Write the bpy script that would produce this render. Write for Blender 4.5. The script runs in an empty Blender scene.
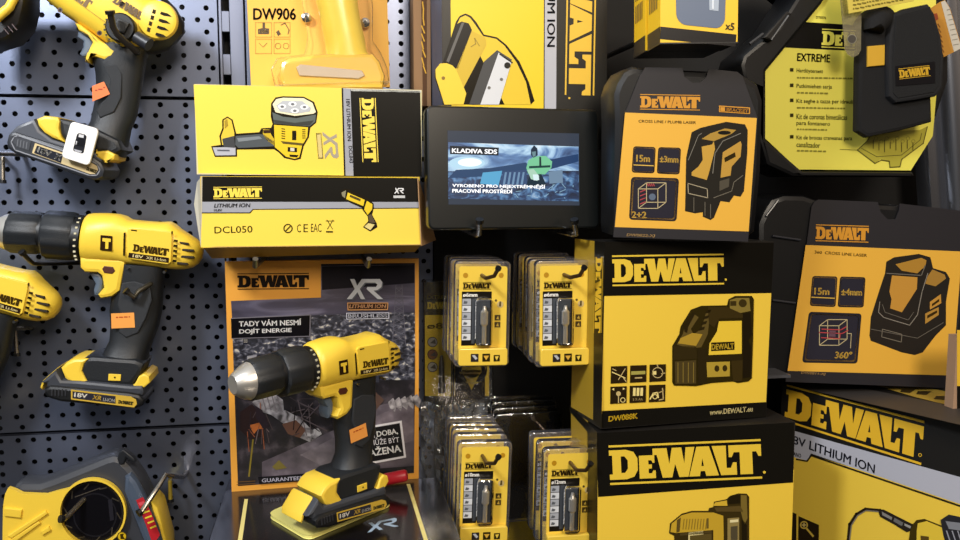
import bpy, math, random
import numpy as np
from mathutils import Vector, Matrix, geometry
random.seed(7)
PI = math.pi
SC = bpy.context.scene
COL = SC.collection

# ---------------------------------------------------------------- camera
F = 850.0
CAM = Vector((0.0, -0.95, 1.30))
YAW, PIT = math.radians(10), math.radians(6)
fwd = Vector((math.sin(YAW)*math.cos(PIT), math.cos(YAW)*math.cos(PIT), -math.sin(PIT)))
rgt = Vector((math.cos(YAW), -math.sin(YAW), 0))
upv = rgt.cross(fwd)
cd = bpy.data.cameras.new('camera'); cam = bpy.data.objects.new('camera', cd); COL.objects.link(cam)
cam.matrix_world = Matrix.Translation(CAM) @ Matrix((rgt, upv, -fwd)).transposed().to_4x4()
cd.sensor_width = 36.0; cd.lens = 36.0*F/960.0; cd.clip_start = 0.01
SC.camera = cam

def ray(px, py):
    return fwd + rgt*((px-480)/F) - upv*((py-270)/F)
def at(px, py, Y):
    d = ray(px, py)
    return CAM + d*((Y-CAM.y)/d.y)

# ---------------------------------------------------------------- materials
def lin(h):
    h = h.lstrip('#')
    c = [int(h[i:i+2], 16)/255 for i in (0, 2, 4)]
    return tuple(x/12.92 if x <= .04045 else ((x+.055)/1.055)**2.4 for x in c) + (1,)
_mats = {}
def mat(hexc, rough=.42, metal=0.0, coat=0.0, bump=0.0, bscale=300, spec=.5):
    k = (hexc, rough, metal, coat, bump, bscale, spec)
    if k in _mats: return _mats[k]
    m = bpy.data.materials.new('m_'+hexc); m.use_nodes = True
    nt = m.node_tree; b = nt.nodes['Principled BSDF']
    b.inputs['Base Color'].default_value = lin(hexc)
    b.inputs['Roughness'].default_value = rough
    b.inputs['Metallic'].default_value = metal
    b.inputs['Coat Weight'].default_value = coat
    b.inputs['Coat Roughness'].default_value = .15
    b.inputs['Specular IOR Level'].default_value = spec
    if bump > 0:
        tc = nt.nodes.new('ShaderNodeTexCoord'); n = nt.nodes.new('ShaderNodeTexNoise'); bp = nt.nodes.new('ShaderNodeBump')
        n.inputs['Scale'].default_value = bscale; n.inputs['Detail'].default_value = 3
        bp.inputs['Strength'].default_value = bump; bp.inputs['Distance'].default_value = .001
        nt.links.new(tc.outputs['Object'], n.inputs['Vector']); nt.links.new(n.outputs['Fac'], bp.inputs['Height'])
        nt.links.new(bp.outputs['Normal'], b.inputs['Normal'])
    _mats[k] = m
    return m
def noise_mat(name, cols, scale=20, detail=6, stretch=(1, 1, 1), rough=.4, kind='noise', dist=0.0, emit=0.0):
    if name in _mats: return _mats[name]
    m = bpy.data.materials.new(name); m.use_nodes = True
    nt = m.node_tree; b = nt.nodes['Principled BSDF']; N = nt.nodes.new; L = nt.links.new
    tc = N('ShaderNodeTexCoord'); mp = N('ShaderNodeMapping'); mp.inputs['Scale'].default_value = stretch
    n = N('ShaderNodeTexNoise' if kind == 'noise' else 'ShaderNodeTexVoronoi'); n.inputs['Scale'].default_value = scale
    if kind == 'noise':
        n.inputs['Detail'].default_value = detail; n.inputs['Distortion'].default_value = dist
    r = N('ShaderNodeValToRGB'); cr = r.color_ramp
    while len(cr.elements) < len(cols): cr.elements.new(.5)
    for e, (p, c) in zip(cr.elements, cols): e.position = p; e.color = lin(c)
    L(tc.outputs['Object'], mp.inputs['Vector']); L(mp.outputs['Vector'], n.inputs['Vector'])
    L(n.outputs[0], r.inputs['Fac']); L(r.outputs['Color'], b.inputs['Base Color'])
    b.inputs['Roughness'].default_value = rough
    if emit:
        L(r.outputs['Color'], b.inputs['Emission Color']); b.inputs['Emission Strength'].default_value = emit
        b.inputs['Base Color'].default_value = (0, 0, 0, 1); nt.links.remove(b.inputs['Base Color'].links[0])
    _mats[name] = m
    return m
def emat(hexc, st):
    k = ('e', hexc, st)
    if k in _mats: return _mats[k]
    m = bpy.data.materials.new('screen_'+hexc); m.use_nodes = True
    b = m.node_tree.nodes['Principled BSDF']
    b.inputs['Base Color'].default_value = (0, 0, 0, 1); b.inputs['Roughness'].default_value = .2
    b.inputs['Emission Color'].default_value = lin(hexc); b.inputs['Emission Strength'].default_value = st
    _mats[k] = m
    return m
def clear_mat(name, gloss=.16, tint='#ffffff', rough=.06, solid=0.0, solidcol='#ffffff', mul=1.2):
    if name in _mats: return _mats[name]
    m = bpy.data.materials.new(name); m.use_nodes = True
    nt = m.node_tree; N = nt.nodes.new; L = nt.links.new
    nt.nodes.remove(nt.nodes['Principled BSDF']); out = nt.nodes['Material Output']
    t = N('ShaderNodeBsdfTransparent'); t.inputs['Color'].default_value = lin(tint)
    g = N('ShaderNodeBsdfGlossy'); g.inputs['Roughness'].default_value = rough
    lw = N('ShaderNodeFresnel'); lw.inputs['IOR'].default_value = 1.5
    tc = N('ShaderNodeTexCoord'); n = N('ShaderNodeTexNoise'); n.inputs['Scale'].default_value = 60
    bp = N('ShaderNodeBump'); bp.inputs['Strength'].default_value = .5; bp.inputs['Distance'].default_value = .002
    L(tc.outputs['Object'], n.inputs['Vector']); L(n.outputs['Fac'], bp.inputs['Height'])
    L(bp.outputs['Normal'], g.inputs['Normal']); L(bp.outputs['Normal'], lw.inputs['Normal'])
    mth = N('ShaderNodeMath'); mth.operation = 'MULTIPLY_ADD'; mth.inputs[1].default_value = mul; mth.use_clamp = True; mth.inputs[2].default_value = gloss*.3
    L(lw.outputs['Fac'], mth.inputs[0])
    mx = N('ShaderNodeMixShader'); L(mth.outputs[0], mx.inputs['Fac']); L(t.outputs[0], mx.inputs[1]); L(g.outputs[0], mx.inputs[2])
    last = mx
    if solid:
        d = N('ShaderNodeBsdfDiffuse'); d.inputs['Color'].default_value = lin(solidcol)
        m2 = N('ShaderNodeMixShader'); m2.inputs['Fac'].default_value = solid
        L(mx.outputs[0], m2.inputs[1]); L(d.outputs[0], m2.inputs[2]); last = m2
    L(last.outputs[0], out.inputs['Surface'])
    _mats[name] = m
    return m

YEL, DYEL, BLK, GRY, ORA = '#f5cf1e', '#f2c21c', '#14120f', '#9a9ca4', '#eca01c'
TOOL_Y = mat('#f1cc42', .38, bump=.15, bscale=900)
RUB = mat('#1c1f23', .45, bump=.3, bscale=1200)
RUBD = mat('#0f1012', .45)
CHROME = mat('#c9c7c4', .22, 1.0)
STEEL = mat('#8c8a88', .3, 1.0)
CARD = mat('#a8835a', .8)
BLKP = mat('#0c0d10', .4, bump=.1, bscale=1600)
CLEAR3 = clear_mat('bare_clear_plastic', .2, '#ffffff', .1)
CLEAR = clear_mat('clear_plastic', .35, '#ffffff', .12, .05, '#e4e0ee')
CLEAR2 = clear_mat('thin_clear_plastic', -.1, '#ffffff', .25, .02, '#fff4d8', mul=.55)

# ---------------------------------------------------------------- objects
W = {}
def tag(o, label=None, cat=None, group=None, kind=None):
    if label: o['label'] = label
    if cat: o['category'] = cat
    if group: o['group'] = group
    if kind: o['kind'] = kind
    return o
def thing(name, label, cat, M, group=None):
    o = bpy.data.objects.new(name, None); COL.objects.link(o)
    o.empty_display_size = .02
    o.matrix_basis = M; W[o] = M.copy()
    return tag(o, label, cat, group)

class MB:
    def __init__(s): s.v = []; s.f = []; s.m = []; s.sm = []; s.mats = []
    def mi(s, m):
        if m not in s.mats: s.mats.append(m)
        return s.mats.index(m)
    def add(s, vs, fs, m, smooth=False):
        b = len(s.v); s.v += [tuple(v) for v in vs]; i = s.mi(m)
        for f in fs:
            s.f.append([b+k for k in f]); s.m.append(i); s.sm.append(smooth)
        return s
    def box(s, a, b, m, T=None):
        x0, y0, z0 = a; x1, y1, z1 = b
        vs = [Vector(p) for p in ((x0,y0,z0),(x1,y0,z0),(x1,y1,z0),(x0,y1,z0),(x0,y0,z1),(x1,y0,z1),(x1,y1,z1),(x0,y1,z1))]
        if T is not None: vs = [T @ v for v in vs]
        return s.add(vs, [(0,3,2,1),(4,5,6,7),(0,1,5,4),(1,2,6,5),(2,3,7,6),(3,0,4,7)], m)
    def tube(s, path, r, m, n=10, cap=True):
        path = [Vector(p) for p in path]; rr = r if isinstance(r, (list, tuple)) else [r]*len(path)
        vs = []; prev = None
        for i, p in enumerate(path):
            t = (path[min(i+1, len(path)-1)]-path[max(i-1, 0)]).normalized()
            a = prev if prev is not None else (Vector((0, 0, 1)) if abs(t.z) < .9 else Vector((1, 0, 0)))
            a = (a - t*a.dot(t)).normalized(); prev = a; b = t.cross(a)
            vs += [p + (a*math.cos(2*PI*k/n)+b*math.sin(2*PI*k/n))*rr[i] for k in range(n)]
        fs = [(i*n+k, i*n+(k+1) % n, (i+1)*n+(k+1) % n, (i+1)*n+k) for i in range(len(path)-1) for k in range(n)]
        if cap: fs += [tuple(range(n))[::-1], tuple(range((len(path)-1)*n, len(path)*n))]
        return s.add(vs, fs, m, True)
    def prism(s, out, y0, y1, m, ins=0.0):
        """out: 2d (x,z) outline, extruded from y0 (front) to y1; ins: front/back chamfer"""
        n = len(out); o = [Vector((p[0], p[1])) for p in out]
        area = sum(o[i].x*o[(i+1) % n].y-o[(i+1) % n].x*o[i].y for i in range(n))
        if area < 0: o = o[::-1]
        def inset(d):
            r = []
            for i in range(n):
                a, b, c = o[i-1], o[i], o[(i+1) % n]
                e1 = (b-a).normalized(); e2 = (c-b).normalized()
                n1 = Vector((-e1.y, e1.x)); n2 = Vector((-e2.y, e2.x)); k = n1+n2
                k = k/max(k.dot(n1), .4) if k.length > 1e-6 else n1
                r.append(b+k*d)
            return r
        if ins:
            rings = [(inset(ins), y0), (inset(ins*.3), y0+ins*.3), (o, y0+ins), (o, y1-ins), (inset(ins*.3), y1-ins*.3), (inset(ins), y1)]
        else: rings = [(o, y0), (o, y1)]
        vs = [(p.x, y, p.y) for r, y in rings for p in r]
        fs = [(i*n+k, i*n+(k+1) % n, (i+1)*n+(k+1) % n, (i+1)*n+k) for i in range(len(rings)-1) for k in range(n)]
        # caps
        tri = geometry.tessellate_polygon([[Vector((p.x, p.y, 0)) for p in rings[0][0]]])
        e = (len(rings)-1)*n
        fs += [tuple(t) for t in tri] + [(t[2]+e, t[1]+e, t[0]+e) for t in tri]
        return s.add(vs, fs, m, bool(ins))
    def loft(s, st, m, n=28, cap=True, ribs=0, amp=0.0):
        """st: list of (a, b, ry, yc, expo): a,b 3d end points of the section's in-plane diameter (x,z), ry its half depth"""
        vs = []
        for a, b, ry, yc, e in st:
            c = ((a[0]+b[0])/2, (a[1]+b[1])/2); h = ((a[0]-b[0])/2, (a[1]-b[1])/2)
            for k in range(n):
                t = 2*PI*k/n; ct, sn = math.cos(t), math.sin(t)
                p = math.copysign(abs(ct)**(2/e), ct); q = math.copysign(abs(sn)**(2/e), sn)
                w = 1+(amp*(1 if math.cos(ribs*t) > 0 else -1) if ribs else 0)
                vs.append((c[0]+h[0]*p*w, yc+ry*q*w, c[1]+h[1]*p*w))
        fs = [(i*n+k, i*n+(k+1) % n, (i+1)*n+(k+1) % n, (i+1)*n+k) for i in range(len(st)-1) for k in range(n)]
        if cap: fs += [tuple(range(n))[::-1], tuple(range((len(st)-1)*n, len(st)*n))]
        return s.add(vs, fs, m, True)
    def build(s, name, parent=None, M=None, bevel=0.0, label=None, ang=35, seg=2):
        me = bpy.data.meshes.new(name); me.from_pydata(s.v, [], s.f)
        for m in s.mats: me.materials.append(m)
        me.polygons.foreach_set('material_index', s.m); me.polygons.foreach_set('use_smooth', s.sm)
        me.validate(); me.update()
        if any(s.sm): me.set_sharp_from_angle(angle=math.radians(ang))
        o = bpy.data.objects.new(name, me); COL.objects.link(o)
        M = M.copy() if M is not None else (W[parent].copy() if parent else Matrix())
        W[o] = M
        if parent:
            o.parent = parent; o.matrix_basis = W[parent].inverted() @ M
        else: o.matrix_basis = M
        if bevel:
            b = o.modifiers.new('bevel', 'BEVEL'); b.width = bevel; b.segments = seg; b.limit_method = 'ANGLE'; b.angle_limit = math.radians(40)
        if label: o['label'] = label
        return o

def kids(o): return [c for c in COL.objects if c.parent == o]
def copy_tree(o, M=None, parent=None, label=None):
    c = o.copy(); COL.objects.link(c)
    if parent: c.parent = parent
    if M is not None: c.matrix_basis = M; W[c] = M.copy()
    if label: c['label'] = label
    for ch in kids(o): copy_tree(ch, None, c)
    return c

# ---------------------------------------------------------------- planes of real faces
def Reul(yaw, lean, roll):
    return (Matrix.Rotation(yaw, 3, 'Z') @ Matrix.Rotation(lean, 3, 'X') @ Matrix.Rotation(roll, 3, 'Y'))
class Face:
    """a real plane in the place: origin O, ex right, ey into it, ez up"""
    def __init__(s, O, R): s.O = O.copy(); s.R = R.copy(); s.ex, s.ey, s.ez = R.col[0], R.col[1], R.col[2]; s.w = s.h = 0
    def M(s): return Matrix.Translation(s.O) @ s.R.to_4x4()
    def hit(s, px, py):
        d = ray(px, py); t = (s.O-CAM).dot(s.ey)/d.dot(s.ey); return CAM+d*t
    def fb(s, pts, y0, y1, ys, xs=1e9):
        # an outline whose upper and right edges are the far rim of a thick part seen from above
        return [s.loc(x, y, y1 if (y < ys or x > xs) else y0) for x, y in pts]
    def loc(s, px, py, d=0.0):
        r = ray(px, py); P0 = s.O+s.ey*d; q = CAM+r*((P0-CAM).dot(s.ey)/r.dot(s.ey))-P0; return (q.dot(s.ex), q.dot(s.ez))
    up = -1
    def left_side(s, depth):
        return Face(s.O+s.ey*depth, Matrix((-s.ey, s.ex, s.ez)).transposed())
def plane(Y, px=480, py=270): return Face(at(px, py, Y), Matrix.Identity(3))
def fit(TL, TR, BR, BL, Y, reg=.25, yaw0=0.0, fixed=None, name=''):
    def build(p):
        R = Reul(*p); return Face(at(BL[0], BL[1], Y), R)
    def res(p):
        f = build(p); a, b, c, d = [f.loc(*q) for q in (TL, TR, BR, BL)]
        w = max(abs(b[0]-a[0]), .01)
        return np.array([(a[0]-d[0])/w, (b[0]-c[0])/w, (a[1]-b[1])/w, (c[1]-d[1])/w, reg*.1*(p[0]-yaw0), reg*p[1], reg*.3*p[2]])
    if fixed: p = np.array([math.radians(x) for x in fixed])
    else:
        p = np.array([yaw0, 0., 0.])
        for _ in range(40):
            r = res(p); J = np.zeros((len(r), 3))
            for i in range(3):
                q = p.copy(); q[i] += 1e-4; J[:, i] = (res(q)-r)/1e-4
            dp = np.linalg.lstsq(J, -r, rcond=None)[0]; dp = np.clip(dp, -.15, .15); p = p+dp
    f = build(p); a, b, c, d = [f.loc(*q) for q in (TL, TR, BR, BL)]
    x0 = (a[0]+d[0])/2; z0 = (c[1]+d[1])/2
    f.O = f.O + f.ex*x0 + f.ez*z0
    f.w = (b[0]+c[0]-a[0]-d[0])/2; f.h = (a[1]+b[1]-c[1]-d[1])/2
    print('FIT', name, 'yaw %.1f lean %.1f roll %.1f' % tuple(math.degrees(x) for x in p), 'w %.3f h %.3f' % (f.w, f.h), 'res', np.round(res(p)[:4], 3))
    return f

def crop(x0, y0, s):
    return lambda *pts: [(x0+p[0]/s, y0+p[1]/s) for p in pts]

# ---------------------------------------------------------------- text and the logo as shapes
_txt = {}
def text_shape(s, off=.02, shear=0.0):
    k = (s, off, shear)
    if k in _txt: return _txt[k]
    cu = bpy.data.curves.new('t', 'FONT'); cu.body = s; cu.size = 1; cu.shear = shear; cu.resolution_u = 3
    o = bpy.data.objects.new('t', cu); COL.objects.link(o)
    dg = bpy.context.evaluated_depsgraph_get(); dg.update()
    me = bpy.data.meshes.new_from_object(o.evaluated_get(dg))
    vs = [(v.co.x, v.co.y) for v in me.vertices]; fs = [tuple(p.vertices) for p in me.polygons]
    bpy.data.objects.remove(o); bpy.data.curves.remove(cu); bpy.data.meshes.remove(me)
    if off > 0:   # heavier strokes: the same outlines laid side by side
        V, Fc = [], []
        for dx, dy in ((-off, 0), (off, 0), (0, off*.7), (0, -off*.7)):
            b = len(V); V += [(x+dx, y+dy) for x, y in vs]; Fc += [tuple(i+b for i in f) for f in fs]
        vs, fs = V, Fc
    x0 = min(v[0] for v in vs); x1 = max(v[0] for v in vs); y0 = min(v[1] for v in vs); y1 = max(v[1] for v in vs)
    vs = [((v[0]-x0)/(x1-x0), (v[1]-y0)/(y1-y0)) for v in vs]
    _txt[k] = (vs, fs)
    return _txt[k]
def tess(loops):
    L = [[Vector((p[0], p[1], 0)) for p in l] for l in loops]
    t = geometry.tessellate_polygon(L); vs = [p for l in loops for p in l]
    return vs, [tuple(f) for f in t]
LOGO = [
    [[(0,0),(.55,0),(.8,.08),(.92,.3),(.92,.7),(.8,.92),(.55,1),(0,1),(0,.82),(.1,.82),(.1,.18),(0,.18)], [(.38,.22),(.38,.78),(.5,.78),(.6,.64),(.6,.36),(.5,.22)]],
    [[(.97,0),(1.5,0),(1.5,.26),(1.42,.26),(1.38,.17),(1.27,.17),(1.27,.33),(1.38,.33),(1.38,.47),(1.27,.47),(1.27,.61),(1.37,.61),(1.41,.52),(1.47,.52),(1.47,.78),(.97,.78)]],
    [[(1.42,1),(1.88,1),(1.95,.46),(2.05,1),(2.36,1),(2.44,.46),(2.5,1),(2.79,1),(2.56,0),(2.26,0),(2.14,.45),(2.03,0),(1.72,0),(1.55,.78),(1.42,.78)]],
    [[(2.58,0),(2.85,1),(3.26,1),(3.55,0),(3.14,0),(3.1,.17),(2.96,.17),(2.93,0)], [(2.99,.34),(3.07,.34),(3.03,.6)]],
    [[(3.35,1),(3.81,1),(3.81,.24),(3.95,.24),(4.02,.42),(4.14,.42),(4.14,0),(3.62,0)]],
    [[(3.89,1),(4.95,1),(4.95,.6),(4.86,.6),(4.79,.76),(4.66,.76),(4.66,0),(4.25,0),(4.25,.76),(4.06,.76),(3.99,.6),(3.89,.6)]],
]
LBARS = [[[(0,1.1),(4.95,1.1),(4.95,1.17),(0,1.17)]], [[(0,-.17),(4.95,-.17),(4.95,-.1),(0,-.1)]]]
XRL = [[[(0,1),(.28,1),(.45,.66),(.75,1),(1.9,1),(2.05,.85),(2.0,.6),(1.75,.45),(1.5,.42),(2.1,0),(1.75,0),(1.05,.5),(1.1,.6),(1.65,.6),(1.75,.72),(1.6,.82),(.95,.82),(.62,.5),(.95,0),(.68,0),(.47,.34),(.12,0),(-.2,0),(.3,.5)]]]

class Print:
    """flat printing on a face; points are where they appear in the photograph and are cast onto the face"""
    def __init__(s, face, mb=None, lift=.0002, base=0.0, rough=.42, coat=0.0):
        s.f = face; s.mb = mb or MB(); s.lift = lift; s.base = base; s.rough = rough; s.coat = coat
    def _m(s, c):
        if not isinstance(c, str): return c
        dk = sum(lin(c)[:3]) < .09
        return mat(c, .28 if dk else s.rough, 0, 0 if dk else s.coat, spec=.25 if dk else .5)
    def raw(s, pxs, fs, c, L):
        y = s.base-s.lift*L
        vs = []
        for p in pxs:
            u, v = s.f.loc(p[0], p[1], y); vs.append((u, y, v))
        ff = []
        for f in fs:
            a, b, d = (Vector((vs[f[i]][0], vs[f[i]][2])) for i in (0, 1, 2))
            ar = sum(vs[f[i-1]][0]*vs[f[i]][2]-vs[f[i]][0]*vs[f[i-1]][2] for i in range(len(f)))
            if abs(ar) < 1e-13: continue
            ff.append(f if ar > 0 else tuple(reversed(f)))
        s.mb.add(vs, ff, s._m(c)); return s
    def poly(s, pts, c, L=1, holes=()):
        vs, fs = tess([list(pts)]+[list(h) for h in holes]); return s.raw(vs, fs, c, L)
    def rect(s, x0, y0, x1, y1, c, L=1): return s.poly([(x0,y0),(x1,y0),(x1,y1),(x0,y1)], c, L)
    def rrect(s, q, r, c, L=1, n=4):
        """q: TL,TR,BR,BL ; r: corner share of the shorter side"""
        def B(a, b):
            t = (q[0][0]*(1-a)+q[1][0]*a, q[0][1]*(1-a)+q[1][1]*a); u = (q[3][0]*(1-a)+q[2][0]*a, q[3][1]*(1-a)+q[2][1]*a)
            return (t[0]*(1-b)+u[0]*b, t[1]*(1-b)+u[1]*b)
        w = math.dist(q[0], q[1]); h = math.dist(q[0], q[3]); rx = r*min(w, h)/w; ry = r*min(w, h)/h
        pts = []
        for cx, cy, a0 in ((1-rx, ry, -90), (1-rx, 1-ry, 0), (rx, 1-ry, 90), (rx, ry, 180)):
            for k in range(n+1):
                a = math.radians(a0+90*k/n); pts.append(B(cx+rx*math.cos(a), cy+ry*math.sin(a)))
        return s.poly(pts, c, L)
    def circ(s, x, y, r, c, L=1, ry=None, n=20, hole=0):
        ry = ry or r
        o = [(x+r*math.cos(2*PI*k/n), y+ry*math.sin(2*PI*k/n)) for k in range(n)]
        if hole:
            i = [(x+(r-hole)*math.cos(2*PI*k/n), y+(ry-hole)*math.sin(2*PI*k/n)) for k in range(n)]
            return s.raw(o+i, [(k, (k+1) % n, n+(k+1) % n, n+k) for k in range(n)], c, L)
        return s.poly(o, c, L)
    def line(s, pts, w, c, L=1, close=False):
        pts = [Vector(p) for p in pts]
        if close: pts.append(pts[0])
        for a, b in zip(pts, pts[1:]):
            d = (b-a)
            if d.length < 1e-6: continue
            d.normalize(); n = Vector((-d.y, d.x))*w/2; e = d*w*.4
            s.raw([a-e+n, b+e+n, b+e-n, a-e-n], [(0, 1, 2, 3)], c, L)
        return s
    def _quad(s, x0, y0, x1, y1, h, up):
        d = Vector((x1-x0, y1-y0)); dn = d.normalized()
        u = Vector(up).normalized() if up else Vector((dn.y, -dn.x))*(-s.f.up)
        return lambda a, b: (x0+d.x*a+u.x*h*b, y0+d.y*a+u.y*h*b)
    def text(s, t, x0, y0, x1, y1, h, c=BLK, L=2, off=.02, up=None, shear=0.0):
        vs, fs = text_shape(t, off, shear); q = s._quad(x0, y0, x1, y1, h, up)
        return s.raw([q(*v) for v in vs], fs, c, L)
    def logo(s, x0, y0, x1, y1, h, c, L=2, up=None, bars=True, barcol=None, dot=False):
        """baseline from x0,y0 to x1,y1, letters h high"""
        q = s._quad(x0, y0, x1, y1, h, up)
        for g in LOGO:
            vs, fs = tess(g); s.raw([q(a/4.95, b) for a, b in vs], fs, c, L)
        if bars:
            for g in LBARS:
                vs, fs = tess(g); s.raw([q(a/4.95, b) for a, b in vs], fs, barcol or c, L)
        if dot:
            p = q(5.03/4.95, .04); s.circ(p[0], p[1], h*.05, c, L, n=10)
        return s
    def xr(s, x0, y0, x1, y1, h, c, L=2, up=None):
        q = s._quad(x0, y0, x1, y1, h, up)
        vs, fs = tess(XRL[0]); s.raw([q(a/2.1, b) for a, b in vs], fs, c, L); return s
    def fine(s, x0, y0, x1, y1, h, c, L=2):
        """a line of unreadably fine print as short strokes"""
        x = x0; sl = (y1-y0)/(x1-x0)
        while x < x1:
            w = random.uniform(1.2, 4.5)
            s.raw([(x, y0+(x-x0)*sl-h), (min(x+w, x1), y0+(x-x0)*sl-h), (min(x+w, x1), y0+(x-x0)*sl), (x, y0+(x-x0)*sl)], [(0, 1, 2, 3)], c, L)
            x += w+random.uniform(.7, 1.1)
        return s
    def build(s, name, parent, label=None):
        return s.mb.build(name, parent, s.f.M(), label=label)

def carton(name, label, cat, f, depth, bodyhex, group=None, bev=.0008, rough=.42, coat=.0):
    M = f.M() @ Matrix.Translation((f.w/2, depth/2, 0))
    t = thing(name, label, cat, M, group)
    mb = MB(); mb.box((0, 0, 0), (f.w, depth, f.h), mat(bodyhex, rough, 0, coat))
    P = Print(f, mb, rough=rough, coat=coat)
    return t, P
def hook(name, label, pts, r=.0022, m=None, base=False, group='display hooks on the perforated wall', tip=None):
    """pts: world points from the wall outwards"""
    pts = [Vector(p) for p in pts]
    t = thing(name, label, 'hook', Matrix.Translation(pts[0]), group)
    MB().tube(pts, r, m or STEEL, 10).build('rod', t, Matrix())
    if base:
        b = MB(); c = pts[0]; b.box((c.x-.007, c.y-.0022, c.z-.012), (c.x+.007, c.y-.0002, c.z+.012), STEEL)
        b.build('hook_plate', t, Matrix(), bevel=.0008)
    if tip:
        e = pts[-1]; d = (pts[-1]-pts[-2]).normalized()
        MB().tube([e-d*.002, e+d*tip], r*1.5, BLKP, 10).build('end_cap', t, Matrix())
    return t
# ================================================================ the setting: perforated wall, upright, dark back
def perf_mat():
    m = mat('#7f879e', .36, .8, 0, .06, 700); return m
WALLM = perf_mat()
def perforated(name, x0, x1, z0, z1, phase=(0, 0)):
    """a steel sheet with real holes: rows of close holes alternate with rows of wide ones"""
    mb = MB(); th = .0014; n = 12; r = .0028; ph = .0113
    PA, PB = .0152, .0152*5/3
    rows = int((z1-z0)/ph); ph = (z1-z0)/rows
    for j in range(rows):
        P = PA if (j+phase[1]) % 2 == 0 else PB
        za, zb = z1-(j+1)*ph, z1-j*ph; zc = (za+zb)/2
        k0 = math.floor((x0)/P)-1; x = x0
        edges = [x0]+[k*P+P/2+.004 for k in range(int(x0/P)-3, int(x1/P)+3) if x0+.004 < k*P+P/2+.004 < x1-.004]+[x1]
        for a, b in zip(edges, edges[1:]):
            cx = (a+b)/2
            if b-a < r*2.6:
                mb.add([(a,0,za),(b,0,za),(b,0,zb),(a,0,zb)], [(0,1,2,3)], WALLM); continue
            ring = []; hole = []; back = []
            for k in range(n):
                t = 2*PI*(k+.5)/n; c_, s_ = math.cos(t), math.sin(t)
                q = min((b-a)/2/abs(c_) if abs(c_) > 1e-6 else 9, (zb-za)/2/abs(s_) if abs(s_) > 1e-6 else 9)
                ring.append((cx+c_*q, 0, zc+s_*q)); hole.append((cx+r*c_, 0, zc+r*s_)); back.append((cx+r*c_, th, zc+r*s_))
            vs = ring+hole+back+[(b,0,zb),(a,0,zb),(a,0,za),(b,0,za)]
            fs = []
            for k in range(n):
                k2 = (k+1) % n
                fs.append((k, n+k, n+k2, k2)); fs.append((n+k, 2*n+k, 2*n+k2, n+k2))
            # corners
            def corner(ci, qx, qz):
                for k in range(n):
                    k2 = (k+1) % n; A, B = ring[k], ring[k2]
                    on = lambda P_, s: abs(abs(P_[0]-cx)-(b-a)/2) < 1e-6 if s == 'v' else abs(abs(P_[2]-zc)-(zb-za)/2) < 1e-6
                    sA, sB = on(A, 'v'), on(B, 'v')
                    if sA != sB and (A[0]+B[0]-2*cx)*qx > 0 and (A[2]+B[2]-2*zc)*qz > 0: fs.append((k, k2, 3*n+ci))
            corner(0, 1, 1); corner(1, -1, 1); corner(2, -1, -1); corner(3, 1, -1)
            mb.add(vs, fs, WALLM)
    # folded edges
    for (a, b) in (((x0, 0, z0), (x1, .008, z0+.0006)), ((x0, 0, z1-.0006), (x1, .008, z1)), ((x0, 0, z0), (x0+.0006, .008, z1)), ((x1-.0006, 0, z0), (x1, .008, z1))):
        mb.box(a, b, WALLM)
    o = mb.build(name); tag(o, kind='structure'); return o
xl = at(-30, 100, 0).x; xr = at(219, 60, 0).x
zt = at(100, 97, 0).z; zb_ = at(100, 430, 0).z
perforated('wall_left', xl, xr, zt+.0012, zt+.0012+.0113*12)
perforated('wall_left', xl, xr, zb_+.0012, zt-.0012, (0, 1))
perforated('wall_left', xl, xr, zb_-.0012-.0113*16, zb_-.0012)
x2 = at(246, 60, 0).x; x3 = at(432, 60, 0).x
perforated('wall_center', x2, x3, zb_-.0012-.0113*16, zt+.0012+.0113*12)
# slotted upright between the panels
up = MB(); dm = mat('#80869a', .36, .8); ux0, ux1 = xr+.001, x2-.001; z0, z1 = zb_-.2, zt+.15
um = ux0+.011
z = z0
up.box((ux0, -.001, z0), (ux0+.003, .02, z1), dm); up.box((um, -.001, z0), (ux1, .012, z1), dm)
while z < z1:
    up.box((ux0+.003, -.001, z), (um, .003, z+.0215), dm); z += .0445
o = up.build('trim_1', bevel=.0006); tag(o, kind='structure')
# dark backing behind the holes and behind the goods on the right
b = MB(); b.box((xl-.02, .022, z0-.05), (at(1000, 100, 0).x+.1, .03, z1+.05), mat('#08080b', .8))
tag(b.build('wall_back'), kind='structure')
b = MB(); b.box((x3+.001, 0, z0), (at(1000, 100, 0).x+.08, .012, z1), mat('#0b0a0b', .7))
tag(b.build('wall_right'), kind='structure')

# bright metal upright at the right
g = plane(-.06)
mb = MB(); pA = at(950, -30, -.06); pB = at(966, 235, -.06)
t = thing('rack_upright', 'shiny grey metal rack post beside the yellow octagonal card', 'post', Matrix.Translation(pB))
d = (pB-pA).normalized(); sx = Vector((1, 0, 0))
prof = [(-.046, .02), (-.046, .004), (-.043, 0), (-.030, 0), (-.026, .004), (-.020, .004), (-.016, -.004), (-.006, -.007), (.004, -.004), (.008, .004), (.02, .004), (.02, .02)]
vs = [pA+sx*a+Vector((0, c, 0)) for a, c in prof]+[pB+sx*a+Vector((0, c, 0)) for a, c in prof]
n = len(prof); mb.add(vs, [(k, k+n, (k+1) % n+n, (k+1) % n) for k in range(n)]+[tuple(range(n)), tuple(range(n, 2*n))[::-1]], mat('#9ba0ad', .25, .9), True)
mb.build('post_profile', t, Matrix(), ang=50)
# ================================================================ cartons at the upper left
Y1, B1, G1 = '#f4d650', '#15130f', '#9d9fa8'
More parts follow.
